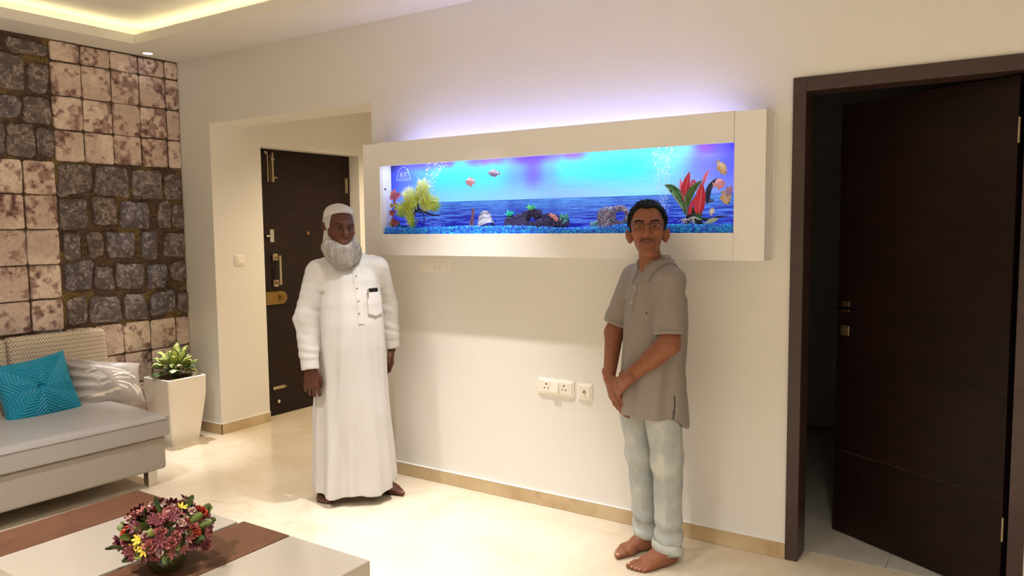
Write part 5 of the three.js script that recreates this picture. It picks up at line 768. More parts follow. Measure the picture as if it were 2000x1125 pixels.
// ------------------------------------------------------------------ bearded man in a long white robe
{
  const X0 = -3.15, Z0 = 0.45, YAW = 60 * Math.PI / 180;
  const man = thing('person', 'bearded man in a long white robe and white cap standing barefoot before the entrance door', 'person', [X0, 0, Z0], YAW);
  const skinBase = new THREE.Color(0x5a3526), lipC = new THREE.Color(0x9a6a60), paleNail = new THREE.Color(0xa87f68), skin = phys({ vertexColors: true, roughness: 0.48, specularIntensity: 0.5, sheen: 0.15, sheenRoughness: 0.5, sheenColor: new THREE.Color(0.5, 0.35, 0.3), bumpMap: gray(256, 256, (u, v) => fbm(u, v, 60, 3, 601), [14, 14]), bumpScale: 0.0008 });
  const tone = (x, y, z, k = 1) => { const n = 0.85 + 0.3 * fbm3(x * 45, y * 45, z * 45, 2); return [skinBase.r * n * k, skinBase.g * n * k, skinBase.b * n * k]; };
  const hf = headFrame([-0.052, 1.548, 0.012], 0.10, 0.03, -0.05, 1.03);
  const H = headField({ lip: 0.0088, noseR: 0.0155, noseZ: 0.103, faceW: 0.066 }), headF = (x, y, z) => { const q = hf.to(x, y, z); return H(q[0], q[1], q[2]) * hf.s; };
  const headCol = (x, y, z) => { const q = hf.to(x, y, z), seam = Math.exp(-((q[0] / 0.028) ** 4) - (((q[1] + 0.0698) / 0.0026) ** 2)) * (q[2] > 0.06 ? 1 : 0), lip = Math.exp(-(((q[0]) / 0.024) ** 4) - (((q[1] + 0.0705) / 0.0095) ** 4)) * (q[2] > 0.07 ? 1 : 0), eye = Math.exp(-(((Math.abs(q[0]) - 0.032) / 0.022) ** 2) - (((q[1] + 0.002) / 0.016) ** 2)) * (q[2] > 0.05 ? 1 : 0), fore = Math.exp(-((q[0] / 0.02) ** 2) - (((q[1] - 0.052) / 0.012) ** 2)) * (q[2] > 0.05 ? 1 : 0), c = tone(x, y, z, 1 - 0.25 * eye - 0.2 * fore); return [lerp(c[0], lipC.r, lip * 0.8) * (1 - 0.7 * seam), lerp(c[1], lipC.g, lip * 0.8) * (1 - 0.7 * seam), lerp(c[2], lipC.b, lip * 0.8) * (1 - 0.7 * seam)]; };
  const neckA = [-0.012, 1.38, -0.02], neckB = hf.from(0, -0.05, -0.018);
  const rS = [-0.172, 1.300, -0.02], rE = [-0.250, 1.05, -0.002], rW = [-0.247, 0.775, 0.066], lS = [0.172, 1.308, -0.03], lE = [0.243, 1.085, -0.085], lW = [0.262, 0.835, -0.075];
  const limbs = blend([cone(neckA, neckB, 0.058, 0.056), cone([0, 0.95, -0.01], [0, 1.26, -0.015], 0.09, 0.075), cone([-0.12, 1.29, -0.02], [0.12, 1.29, -0.02], 0.05, 0.05), cone([-0.10, 0.9, -0.03], [-0.13, 0.5, -0.08], 0.085, 0.055), cone([0.10, 0.9, -0.01], [0.12, 0.5, 0.0], 0.085, 0.055), cone([-0.13, 0.5, -0.08], [-0.125, 0.12, -0.125], 0.055, 0.036), cone([0.12, 0.5, 0], [0.135, 0.12, -0.03], 0.055, 0.036), cone(rS, rE, 0.052, 0.044), cone(rE, [rW[0], rW[1] + 0.02, rW[2]], 0.042, 0.030), cone(lS, lE, 0.052, 0.044), cone(lE, [lW[0], lW[1] + 0.02, lW[2]], 0.042, 0.030)], 0.03);
  const hR = hand(rW, [0.02, -1, 0.06], [0.25, 0.1, -0.97], -1, [[0.4, 0.55, 0.35], [0.5, 0.6, 0.4], [0.55, 0.65, 0.4], [0.6, 0.65, 0.4]], { scale: 1.05, thumb: [[0.02, 0.022, 0.008], [0.05, 0.042, 0.014], [0.078, 0.048, 0.022], [0.1, 0.044, 0.028]] });
  const hL = hand(lW, [-0.04, -1, 0.02], [-0.96, 0, -0.2], 1, [[0.3, 0.5, 0.3], [0.35, 0.55, 0.3], [0.4, 0.55, 0.3], [0.45, 0.55, 0.3]], { scale: 1.0 });
  const fR = foot(-0.125, -0.185, -0.26, 0.966, -1, 0.25), fL = foot(0.105, -0.075, 0.66, 0.75, 1, 0.25);
  const body = mesh('body', mergeSkin([
    surface(headF, [-0.19, 1.40, -0.15], [0.09, 1.70, 0.17], 0.0026, headCol),
    surface(limbs, [-0.36, 0.06, -0.22], [0.36, 1.5, 0.18], 0.014, tone),
    handMesh(hR, tone), handMesh(hL, tone), surface(fR.f, fR.lo, fR.hi, 0.0036, tone), surface(fL.f, fL.lo, fL.hi, 0.0036, tone)]), skin, man);
  const nailM = phys({ color: paleNail, roughness: 0.3, clearcoat: 0.4 });
  for (const F of [fR, fL]) mesh('toenails', F.nails.map(([p, r, a]) => new THREE.SphereGeometry(r, 10, 8).scale(1, 0.35, 1.15).rotateY(a).translate(p[0], p[1], p[2])), nailM, man).userData.kind = 'stuff';
  eyes(hf, man, 0x120a06);
  const hairM = std({ color: new THREE.Color(0.47, 0.44, 0.41), roughness: 0.85, side: THREE.DoubleSide }), greyM = std({ color: 0x3b322e, roughness: 0.9 });
  const IN = (f) => (x, y, z) => { const q = hf.to(x, y, z); return f(q[0], q[1], q[2]) * hf.s; };
  // brows, temples, beard, cap
  seed(611);
  for (const s of [-1, 1]) mesh('eyebrow', Array.from({ length: 40 }, () => { const t = rnd(), x = s * lerp(0.014, 0.05, t), y = 0.017 + 0.006 * Math.sin(t * 2.6) + rr(-0.003, 0.003), p = onto(H, [x, y, 0.13], [0, 0, -1]); return taper([[p[0], p[1], p[2] - 0.0005], [p[0] + s * 0.006, p[1] + 0.0015, p[2] + 0.0012 - 0.003 * t]], [0.0008, 0.0004], 2, 4).applyMatrix4(hf.m); }), greyM, man).userData.kind = 'stuff';
  const temple = IN((x, y, z) => { const n = 0.004 * (fbm3(x * 220, y * 60, z * 220, 2) - 0.5); const e = ell([0, 0.028, -0.014], [0.0835, 0.09, 0.103])(x, y, z) + n; return Math.max(e, -(y + 0.06 - 0.3 * Math.max(0, z)), Math.abs(x) > 0.04 || z < -0.05 ? -1 : 0.01, z - 0.036, -(Math.abs(x) > 0.07 && y < -0.01 && z > -0.04 && z < 0.012 ? -0.004 : 1)); });
  mesh('side_hair', surface(temple, [-0.17, 1.46, -0.13], [0.07, 1.63, 0.08], 0.004), hairM, man);
  const beardSolid = blend([ell([0.003, -0.118, 0.044], [0.102, 0.058, 0.050]), ell([0.010, -0.150, 0.056], [0.092, 0.056, 0.042]), ell([0.012, -0.182, 0.062], [0.062, 0.042, 0.034]), cone([-0.073, -0.026, 0.004], [-0.07, -0.10, 0.028], 0.012, 0.03), cone([0.073, -0.026, 0.004], [0.07, -0.10, 0.028], 0.012, 0.03), ell([0, -0.1, 0.078], [0.03, 0.012, 0.016])], 0.03), mouth = ell([0, -0.062, 0.1], [0.040, 0.026, 0.06]);
  const beardF = (x, y, z) => { const n = 0.014 * (fbm3(x * 170 + y * 10, y * 22, z * 170, 3) - 0.5); return smax(beardSolid(x, y, z) + n, -mouth(x, y, z), 0.008); };
  mesh('beard', surface(IN(beardF), [-0.21, 1.26, -0.08], [0.12, 1.56, 0.20], 0.004), hairM, man);
  const bs = [], hit = (a, y) => { const p = onto(beardF, [Math.sin(a) * 0.2, y, 0.05 + Math.cos(a) * 0.2], [-Math.sin(a), 0, -Math.cos(a)], 0.3); return Math.hypot(p[0], p[2] - 0.05) > 0.16 || Math.abs(beardF(...p)) > 0.004 ? null : p; };
  for (let i = 0; i < 1800; i++) {
    const a = rr(-1.8, 1.8), y0 = rr(-0.205, -0.03), l = rr(0.02, 0.05), b = a + rr(-0.06, 0.06), p0 = hit(a, y0); if (!p0) continue;
    const out = (p, k) => [p[0] + Math.sin(a) * k, p[1], p[2] + Math.cos(a) * k], p1 = hit(a, y0 - l * 0.5), p2 = hit(b, y0 - l);
    bs.push(taper([out(p0, -0.002), out(p1 ?? [p0[0] * 0.98, y0 - l * 0.5, p0[2] - 0.001], 0.0012), out(p2 ?? [(p1 ?? p0)[0] * 0.97, y0 - l, (p1 ?? p0)[2] - 0.002], 0.0012)], [0.0008, 0.0003], 5, 3).applyMatrix4(hf.m));
  }
  const bsm = mesh('beard_hairs', bs, hairM, man); bsm.userData.kind = 'stuff';
  const cotton = std({ color: new THREE.Color(0.63, 0.605, 0.575), roughness: 0.85, bumpMap: gray(256, 256, (u, v) => 0.5 + 0.25 * Math.sin(u * 256 * 1.2) + 0.25 * Math.sin(v * 256 * 1.2), [16, 16]), bumpScale: 0.0004 });
  const capF = IN((x, y, z) => { const k = Math.sqrt((x / (0.0800 - 0.10 * Math.max(0, y - 0.06))) ** 2 + ((z + 0.013) / (0.1005 - 0.10 * Math.max(0, y - 0.06))) ** 2), r = (k - 1) * 0.083, top = y - 0.131 + 0.030 * k * k; return Math.max(smax(r, top, 0.03), -(y - 0.052 - 0.44 * z), -(ell([0, 0.034, -0.014], [0.072, 0.079, 0.092])(x, y, z))); });
  const cap = mesh('cap', surface(capF, [-0.18, 1.47, -0.16], [0.08, 1.71, 0.16], 0.004), cotton, man);
  // robe
  const prof = [[1.43, 0.07, 0.06, -0.012, -0.02], [1.39, 0.085, 0.068, -0.01, -0.02], [1.34, 0.13, 0.09, -0.004, -0.018], [1.25, 0.172, 0.112, 0, -0.012], [1.12, 0.188, 0.134, 0, -0.004], [1.0, 0.195, 0.146, 0, 0], [0.88, 0.200, 0.152, 0, 0], [0.7, 0.206, 0.158, 0.002, -0.006], [0.45, 0.222, 0.176, 0.006, -0.016], [0.2, 0.238, 0.192, 0.014, -0.026], [0.0, 0.25, 0.202, 0.018, -0.03]];
  const at = (y) => { let i = 0; while (i < prof.length - 2 && y < prof[i + 1][0]) i++; const a = prof[i], b = prof[i + 1], t = clamp((a[0] - y) / (a[0] - b[0])), s = t * t * (3 - 2 * t) * 0.4 + t * 0.6; return [lerp(a[1], b[1], s), lerp(a[2], b[2], s), lerp(a[3], b[3], s), lerp(a[4], b[4], s)]; };
  const torso = (x, y, z, inset = 0) => { const q = at(y), dx = x - q[2], dz = z - q[3], rx = q[0] - inset, rz = q[1] - inset, k = Math.sqrt((dx / rx) ** 2 + (dz / rz) ** 2); let d = (k - 1) * (rx + rz) * 0.46;
    const ph = Math.atan2(dz, dx), lo = sstep(1.15, 0.2, y), am = 0.0045 + 0.015 * lo, w = fbm3(Math.cos(ph) * 1.6 + 3, y * 0.9, Math.sin(ph) * 1.6 + 5, 2) * 5;
    d -= am * (1.5 * Math.pow(0.5 + 0.5 * Math.sin(5 * ph + w + y * 0.8), 2.5) + 0.4 * Math.sin(11 * ph - w + 1) - 0.5);
    const ridge = Math.abs(ph - 1.62 + 0.12 * lo); d -= (0.034 * lo) * Math.max(0, 1 - ridge / 0.7) * (dz > 0 ? 1 : 0);
    const cr = (fbm3(x * 10 + 4 + y * 3, y * 5 - x * 3, z * 9, 2) - 0.5) * 0.008 * sstep(1.3, 1.15, y); return d - cr; };
  const sleeve = (A, B, C) => { const u = cone(A, B, 0.069, 0.061), l = cone(B, C, 0.061, 0.051), cu = cone([lerp(C[0], B[0], 0.2), lerp(C[1], B[1], 0.2), lerp(C[2], B[2], 0.2)], C, 0.0495, 0.0485); return (x, y, z) => { const d0 = Math.hypot(x - B[0], y - B[1], z - B[2]), wr = 0.0028 * Math.exp(-((d0 / 0.14) ** 2)) * Math.sin((y * 46 + x * 40 + z * 34 + 3.5 * fbm3(x * 9, y * 9, z * 9, 2) * 3)) + 0.004 * (fbm3(x * 14, y * 10, z * 14, 2) - 0.5), dw = clamp((y - C[1]) / 0.14), wr2 = 0.0022 * Math.exp(-(((dw - 0.75) / 0.25) ** 2)) * Math.sin(y * 130 + x * 30); return Math.min(smin(u(x, y, z), l(x, y, z), 0.03) - wr - wr2 + (y < C[1] + 0.062 ? 0.02 : 0), cu(x, y, z)); }; };
  const cutPlane = (C, B) => { const d = V(C[0] - B[0], C[1] - B[1], C[2] - B[2]).normalize(); return (x, y, z) => (x - C[0]) * d.x + (y - C[1]) * d.y + (z - C[2]) * d.z; };
  const sR = sleeve(rS, rE, rW), sL = sleeve(lS, lE, lW), pR = cutPlane(rW, rE), pL = cutPlane(lW, lE), inR = cone(rE, [rW[0], rW[1] - 0.05, rW[2] + 0.01], 0.033, 0.034), inL = cone(lE, [lW[0], lW[1] - 0.05, lW[2]], 0.033, 0.034);
  const sh = blend([cone([-0.055, 1.372, -0.02], [-0.155, 1.312, -0.02], 0.042, 0.056), cone([0.04, 1.375, -0.02], [0.152, 1.322, -0.025], 0.042, 0.056)], 0.04);
  const robeF = (x, y, z) => {
    let d = smin(torso(x, y, z), sh(x, y, z), 0.04); d = Math.max(d, y - 1.415); const hem = 0.052 + 0.03 * sstep(0.02, 0.26, x) + 0.006 * Math.sin(x * 22 + z * 15); d = Math.max(d, hem - y);
    if (y < 0.3) d = Math.max(d, -torso(x, y, z, 0.02));
    const a = Math.max(sR(x, y, z), pR(x, y, z), y < rW[1] + 0.12 ? -inR(x, y, z) : -1), b = Math.max(sL(x, y, z), pL(x, y, z), y < lW[1] + 0.12 ? -inL(x, y, z) : -1);
    return Math.min(smin(d, a, y > 1.2 ? 0.035 : 0.008), b < d ? smin(d, b, y > 1.2 ? 0.035 : 0.008) : smin(d, b, y > 1.2 ? 0.035 : 0.008));
  };
  const robe = mesh('robe', surface(robeF, [-0.37, 0.02, -0.27], [0.37, 1.44, 0.26], 0.0068), cotton, man);
  const F = [0, 0, -1];
  mesh('placket', patch(robeF, (u, v) => [0.012 + lerp(-0.016, 0.016, u) + 0.01 * (1 - v), lerp(1.02, 1.33, v) + (v < 0.05 ? 0.012 * -Math.abs(u - 0.5) : 0), 0.3], F, 6, 30, 0.003), cotton, robe);
  for (let k = 0; k < 4; k++) { const q = onto(robeF, [0.013 + 0.0035 * k * 0, 1.28 - k * 0.068, 0.3], F); mesh('button', [new THREE.TorusGeometry(0.0042, 0.0016, 8, 18).translate(q[0], q[1], q[2] + 0.0045), cyl(0.004, 0.004, 0.002, q[0], q[1], q[2] + 0.004, 'z', 12)], std({ color: 0xa89d90, roughness: 0.4, metalness: 0.4 }), robe); }
  mesh('pocket', patch(robeF, (u, v) => [lerp(0.064, 0.156, u), lerp(1.055, 1.185, v) + (v < 0.5 ? (0.5 - v) * 0.03 * Math.abs(u - 0.5) * 2 : 0), 0.3], F, 10, 14, 0.0095), cotton, robe);
  mesh('collar', new THREE.TorusGeometry(0.066, 0.013, 10, 40).rotateX(Math.PI / 2).scale(1, 1.6, 0.95).translate(-0.012, 1.405, -0.02), cotton, robe);
  // phone and pen in the breast pocket
  const loc = (x, y, z) => { const v = V(x, y, z).applyAxisAngle(V(0, 1, 0), YAW); return [v.x + X0, v.y, v.z + Z0]; };
  const pq = onto(robeF, [0.116, 1.19, 0.3], F), ph = thing('phone', 'black phone sticking out of the breast pocket of the white robe', 'phone', loc(pq[0], 1.137, pq[2] + 0.006), YAW);
  const ng = gradient(robeF, pq); ph.rotation.order = 'YXZ'; ph.rotation.y = YAW + Math.atan2(ng.x, ng.z); ph.rotation.x = -Math.asin(clamp(ng.y, -1, 1)) * 0.6;
  mesh('case', new RoundedBoxGeometry(0.066, 0.145, 0.008, 3, 0.004), phys({ color: 0x0b0b10, roughness: 0.25, clearcoat: 0.6 }), ph); mesh('screen', box(-0.03, 0.03, -0.066, 0.066, 0.004, 0.0046), phys({ color: 0x05060a, roughness: 0.08 }), ph);
  const pp = onto(robeF, [0.071, 1.18, 0.3], F), pen = thing('pen', 'slim pen clipped to the edge of the breast pocket of the white robe', 'pen', loc(pp[0], 1.165, pp[2] + 0.013), YAW);
  mesh('barrel', [cyl(0.0042, 0.0046, 0.07, 0, 0, 0, 'y', 14), cyl(0.0046, 0.003, 0.008, 0, 0.039, 0, 'y', 14)], steel, pen); mesh('clip', box(-0.0015, 0.0015, -0.012, 0.036, 0.005, 0.0065, 0.0005), chrome, pen);
}
// ------------------------------------------------------------------ man in grey polo shirt and faded jeans
{
  const X0 = -1.38, Z0 = 0.32, YAW = -34 * Math.PI / 180;
  const man = thing('person', 'man in grey polo shirt, faded jeans and glasses standing barefoot with clasped hands', 'person', [X0, 0, Z0], YAW);
  const skinBase = new THREE.Color(0x8c5840), lipC = new THREE.Color(0x7a4a44), skin = phys({ vertexColors: true, roughness: 0.46, specularIntensity: 0.5, sheen: 0.15, sheenRoughness: 0.5, sheenColor: new THREE.Color(0.6, 0.4, 0.3), bumpMap: gray(256, 256, (u, v) => fbm(u, v, 60, 3, 701), [14, 14]), bumpScale: 0.0007 });
  const tone = (x, y, z, k = 1) => { const n = 0.88 + 0.24 * fbm3(x * 45, y * 45, z * 45, 2); return [skinBase.r * n * k, skinBase.g * n * k, skinBase.b * n * k]; };
  const hf = headFrame([0.020, 1.529, 0.037], 0.985, -0.14, 0.02, 1.03);
  const H = headField({ lip: 0.0058, noseR: 0.0112, noseZ: 0.107, faceW: 0.055, jawW: 0.035, jawR: 0.014, mouthW: 0.029, earOut: 0.004, earY: -0.024 }), headF = (x, y, z) => { const q = hf.to(x, y, z); return H(q[0], q[1], q[2]) * hf.s; };
  const headCol = (x, y, z) => { const q = hf.to(x, y, z), fr = q[2] > 0.06 ? 1 : 0, seam = Math.exp(-((q[0] / 0.028) ** 4) - (((q[1] + 0.0698) / 0.0024) ** 2)) * fr, lip = Math.exp(-((q[0] / 0.025) ** 4) - (((q[1] + 0.0705) / 0.008) ** 4)) * fr, st = (Math.exp(-((q[0] / 0.045) ** 4) - (((q[1] + 0.088) / 0.028) ** 4)) * 0.22 + 0.3 * Math.exp(-((q[0] / 0.034) ** 4) - (((q[1] + 0.0555) / 0.0085) ** 4))) * (q[2] > 0.03 ? 1 : 0) * (0.7 + 0.6 * fbm3(x * 400, y * 400, z * 400, 1)), eye = Math.exp(-(((Math.abs(q[0]) - 0.032) / 0.02) ** 2) - (((q[1] + 0.004) / 0.014) ** 2)) * fr, c = tone(x, y, z, (1 - 0.2 * eye) * (1 - st) * (1 - 0.6 * seam)); return [lerp(c[0], lipC.r * (1 - 0.6 * seam), lip * 0.9), lerp(c[1], lipC.g * (1 - 0.6 * seam), lip * 0.9), lerp(c[2], lipC.b * (1 - 0.6 * seam), lip * 0.9)]; };
  const lS = [0.146, 1.298, 0.006], lE = [0.200, 1.035, 0.040], lW = [0.060, 0.868, 0.168], rS = [-0.146, 1.298, 0.0], rE = [-0.188, 1.04, 0.085], rW = [-0.10, 0.845, 0.164];
  const hipL = [0.082, 0.83, 0.012], hipR = [-0.082, 0.83, 0.046], kL = [0.088, 0.47, -0.030], kR = [-0.085, 0.47, 0.004], aL = [0.090, 0.09, -0.037], aR = [-0.092, 0.09, -0.042];
  const neck = cone([0.0, 1.315, -0.006], hf.from(0, -0.05, -0.02), 0.058, 0.044);
  const armL = cone(lE, lW, 0.047, 0.031), armR = cone(rE, rW, 0.044, 0.0275), upL = cone(lS, lE, 0.046, 0.045), upR = cone(rS, rE, 0.046, 0.045);
  const muscleL = cone([lerp(lE[0], lW[0], 0.22), lerp(lE[1], lW[1], 0.22), lerp(lE[2], lW[2], 0.22)], [lerp(lE[0], lW[0], 0.4), lerp(lE[1], lW[1], 0.4), lerp(lE[2], lW[2], 0.4)], 0.0465, 0.041);
  const arms = least([blend([armL, upL, muscleL], 0.02), blend([armR, upR], 0.02)]);
  const trunk = blend([neck, cone([0, 0.92, -0.01], [0, 1.22, -0.02], 0.085, 0.07), cone([-0.10, 1.275, -0.02], [0.10, 1.275, -0.02], 0.045, 0.045), cone(hipL, kL, 0.07, 0.05), cone(hipR, kR, 0.07, 0.05), cone(kL, aL, 0.048, 0.034), cone(kR, aR, 0.048, 0.034)], 0.03);
  const hL = hand(lW, [-0.86, -0.52, 0.02], [-0.30, -0.42, -0.86], 1, [[0.30, 0.55, 0.4], [0.4, 0.65, 0.45], [0.5, 0.7, 0.45], [0.6, 0.7, 0.45]], { scale: 1.1, spread: 0.03, thumb: [[0.02, 0.022, 0.008], [0.052, 0.046, 0.016], [0.082, 0.058, 0.024], [0.104, 0.058, 0.034]] });
  const hR = hand(rW, [0.42, -0.88, -0.08], [-0.15, 0.05, -0.98], -1, [[0.12, 0.25, 0.15], [0.15, 0.28, 0.15], [0.18, 0.28, 0.15], [0.2, 0.3, 0.15]], { scale: 1.06, spread: 0.03 });
  const fR = foot(-0.092, -0.09, 0.06, 1, -1, 0.25), fL = foot(0.091, -0.086, -0.02, 1, 1, 0.25);
  mesh('body', mergeSkin([
    surface(headF, [-0.13, 1.38, -0.12], [0.18, 1.70, 0.21], 0.0025, headCol), surface(neck, [-0.1, 1.3, -0.1], [0.12, 1.5, 0.08], 0.006, tone),
    surface(trunk, [-0.28, 0.06, -0.2], [0.28, 1.42, 0.2], 0.014, tone), surface(arms, [-0.29, 0.8, -0.1], [0.30, 1.40, 0.25], 0.0055, tone),
    handMesh(hL, tone), handMesh(hR, tone), surface(fR.f, fR.lo, fR.hi, 0.0034, tone), surface(fL.f, fL.lo, fL.hi, 0.0034, tone)]), skin, man);
  const nailM = phys({ color: 0xd8a890, roughness: 0.3, clearcoat: 0.4 });
  for (const F of [fR, fL]) mesh('toenails', F.nails.map(([p, r, a]) => new THREE.SphereGeometry(r, 10, 8).scale(1, 0.35, 1.15).rotateY(a).translate(p[0], p[1], p[2])), nailM, man).userData.kind = 'stuff';
  eyes(hf, man, 0x100805);
  const IN = (f) => (x, y, z) => { const q = hf.to(x, y, z); return f(q[0], q[1], q[2]) * hf.s; };
  const hairM = phys({ color: 0x060507, roughness: 0.72, specularIntensity: 0.4 });
  const hair = IN((x, y, z) => {
    const n = 0.008 * (fbm3(x * 90 + z * 30, y * 50, z * 120, 3) - 0.5) + 0.003 * Math.sin(x * 500 + z * 200 + 6 * fbm3(x * 40, y * 40, z * 40, 2)), e = ell([0, 0.037, -0.018], [0.0855, 0.0885, 0.104])(x, y, z) + n;
    const ax = Math.abs(x), line = z > 0.02 ? lerp(0.030, 0.080, sstep(0.02, 0.060, z)) - 0.004 * (ax < 0.02 ? 1 - ax / 0.02 : 0) + 0.008 * Math.exp(-(((ax - 0.04) / 0.018) ** 2)) : z > -0.005 ? lerp(-0.022, 0.030, sstep(-0.005, 0.02, z)) : z > -0.045 ? 0.02 : -0.05;
    return Math.max(e, (line - y) * 0.7, -(ell([0, 0.03, -0.014], [0.068, 0.078, 0.09])(x, y, z)));
  });
  mesh('hair', surface(hair, [-0.14, 1.42, -0.14], [0.18, 1.71, 0.19], 0.0034), hairM, man);
  seed(711);
  const tuft = []; for (let i = 0; i < 260; i++) { const x = rr(-0.05, 0.05), z = rr(-0.05, 0.045), y = 0.037 + 0.0865 * Math.sqrt(Math.max(0, 1 - (x / 0.088) ** 2 - ((z + 0.018) / 0.107) ** 2)); tuft.push(taper([[x, y - 0.004, z], [x + rr(-0.008, 0.008), y + rr(0.002, 0.007), z + rr(-0.004, 0.01)], [x + rr(-0.018, 0.018), y + rr(0, 0.008), z + rr(0, 0.016)]], [0.0007, 0.0003], 4, 3).applyMatrix4(hf.m)); }
  mesh('hair_strands', tuft, hairM, man).userData.kind = 'stuff';
  for (const s of [-1, 1]) mesh('eyebrow', Array.from({ length: 60 }, () => { const t = rnd(), x = s * lerp(0.012, 0.05, t), y = 0.0165 + 0.007 * Math.sin(t * 2.4) + rr(-0.003, 0.003), p = onto(H, [x, y, 0.13], [0, 0, -1]); return taper([[p[0], p[1], p[2] - 0.0005], [p[0] + s * 0.007, p[1] + 0.0015, p[2] + 0.0012 - 0.003 * t]], [0.0009, 0.0004], 2, 4).applyMatrix4(hf.m); }), hairM, man).userData.kind = 'stuff';
  mesh('moustache', Array.from({ length: 90 }, () => { const x = rr(-0.031, 0.031), y = -0.0545 - 0.006 * (x / 0.03) ** 2 + rr(-0.003, 0.003), p = onto(H, [x, y, 0.13], [0, 0, -1]); return taper([[p[0], p[1], p[2] - 0.0008], [p[0] + x * 0.05, p[1] - 0.005, p[2] + 0.0012]], [0.0006, 0.00025], 2, 3).applyMatrix4(hf.m); }), std({ color: 0x2a1c16, roughness: 0.8 }), man).userData.kind = 'stuff';
  // glasses: dark upper rims, thin lenses, nose bridge, temples
  {
    const rim = std({ color: 0x241c1c, metalness: 0.6, roughness: 0.35 }), g = new THREE.Group(); g.name = 'glasses'; man.add(g); g.applyMatrix4(hf.m);
    const lensM = phys({ color: 0xffffff, transmission: 1, thickness: 0, roughness: 0.02, ior: 1.2, specularIntensity: 0.6 });
    for (const s of [-1, 1]) {
      const P = (x, y) => [s * x, y, 0.103 - 0.18 * Math.max(0, x - 0.03) ** 1.0 * 0.9];
      mesh('rim', [tube([P(0.0105, 0.001), P(0.013, 0.0075), P(0.032, 0.0095), P(0.054, 0.008), P(0.0575, 0.001)], 0.0017, 20, 6), tube([P(0.0575, 0.001), P(0.054, -0.0125), P(0.034, -0.0165), P(0.015, -0.0135), P(0.0105, 0.001)], 0.0006, 20, 6)], rim, g);
      const sh = new THREE.Shape(); [[0.0105, 0.001], [0.013, 0.0075], [0.032, 0.0095], [0.054, 0.008], [0.0575, 0.001], [0.054, -0.0125], [0.034, -0.0165], [0.015, -0.0135]].forEach((q, i) => (i ? sh.lineTo(s * q[0], q[1]) : sh.moveTo(s * q[0], q[1])));
      const lg = new THREE.ShapeGeometry(sh), p = lg.attributes.position; for (let i = 0; i < p.count; i++) p.setZ(i, P(Math.abs(p.getX(i)), 0)[2]); lg.computeVertexNormals(); mesh('lens', lg, lensM, g);
      mesh('temple', tube([[s * 0.0575, 0.003, 0.0985], [s * 0.072, 0.004, 0.078], [s * 0.081, 0.002, 0.03], [s * 0.084, -0.002, -0.02]], 0.0011, 14, 6), rim, g);
      mesh('nose_pad', new THREE.SphereGeometry(0.0028, 10, 8).scale(0.5, 1.3, 1).translate(s * 0.0105, -0.006, 0.099), lensM, g);
    }
    mesh('bridge', tube([[-0.0105, 0.002, 0.103], [0, 0.0055, 0.1055], [0.0105, 0.002, 0.103]], 0.0012, 10, 6), rim, g);
  }
  // polo shirt
  const pique = gray(256, 256, (u, v) => 0.5 + 0.25 * Math.sin(u * 256 * 1.57) + 0.25 * Math.sin(v * 256 * 1.57), [18, 18]);
  const knit = std({ map: tex(256, 256, (u, v) => { const n = (fbm(u, v, 120, 2, 721) - 0.5) * 0.07; return [0.60 + n, 0.565 + n, 0.535 + n]; }, true, [6, 6]), roughness: 0.92, bumpMap: pique, bumpScale: 0.0006, side: THREE.DoubleSide });
  const prof = [[1.40, 0.066, 0.06, 0.002, -0.018], [1.355, 0.085, 0.068, 0, -0.018], [1.30, 0.132, 0.10, 0, -0.02], [1.21, 0.156, 0.126, 0, -0.026], [1.08, 0.160, 0.138, 0, -0.020], [0.95, 0.160, 0.140, 0, -0.012], [0.82, 0.168, 0.142, 0, -0.006], [0.66, 0.176, 0.150, 0, -0.010]];
  const at = (y) => { let i = 0; while (i < prof.length - 2 && y < prof[i + 1][0]) i++; const a = prof[i], b = prof[i + 1], t = clamp((a[0] - y) / (a[0] - b[0])); return [1, 2, 3, 4].map((k) => lerp(a[k], b[k], t)); };
  const torso = (x, y, z, inset = 0) => { const q = at(y), dx = x - q[2], dz = z - q[3], rx = q[0] - inset, rz = q[1] - inset, k = Math.sqrt((dx / rx) ** 2 + (dz / rz) ** 2), ph = Math.atan2(dz, dx), lo = sstep(1.25, 0.75, y), w = fbm3(x * 3 + 7, y * 2, z * 3, 2) * 2.5; return (k - 1) * (rx + rz) * 0.46 - (0.0035 + 0.006 * lo) * (0.6 * Math.sin(6 * ph + 2 * w + y * 2) + 0.4 * Math.sin(11 * ph - 3 * w)) - (fbm3(x * 8, y * 10, z * 8 + 3, 2) - 0.5) * 0.01; };
  const mid = (A, B, t) => A.map((a, i) => lerp(a, B[i], t)), slv = (S, E) => cone(S, mid(S, E, 0.92), 0.066, 0.068), sL = slv(lS, lE), sR = slv(rS, rE);
  const cutP = (A, B, t) => { const C = mid(A, B, t), d = V(B[0] - A[0], B[1] - A[1], B[2] - A[2]).normalize(); return (x, y, z) => (x - C[0]) * d.x + (y - C[1]) * d.y + (z - C[2]) * d.z; };
  const cL = cutP(lS, lE, 0.86), cR = cutP(rS, rE, 0.86), iL = cone(mid(lS, lE, 0.6), mid(lS, lE, 1.1), 0.05, 0.052), iR = cone(mid(rS, rE, 0.6), mid(rS, rE, 1.1), 0.05, 0.052);
  const yoke = blend([cone([-0.045, 1.352, -0.02], [-0.13, 1.306, -0.015], 0.040, 0.053), cone([0.045, 1.352, -0.02], [0.13, 1.306, -0.025], 0.040, 0.053)], 0.05);
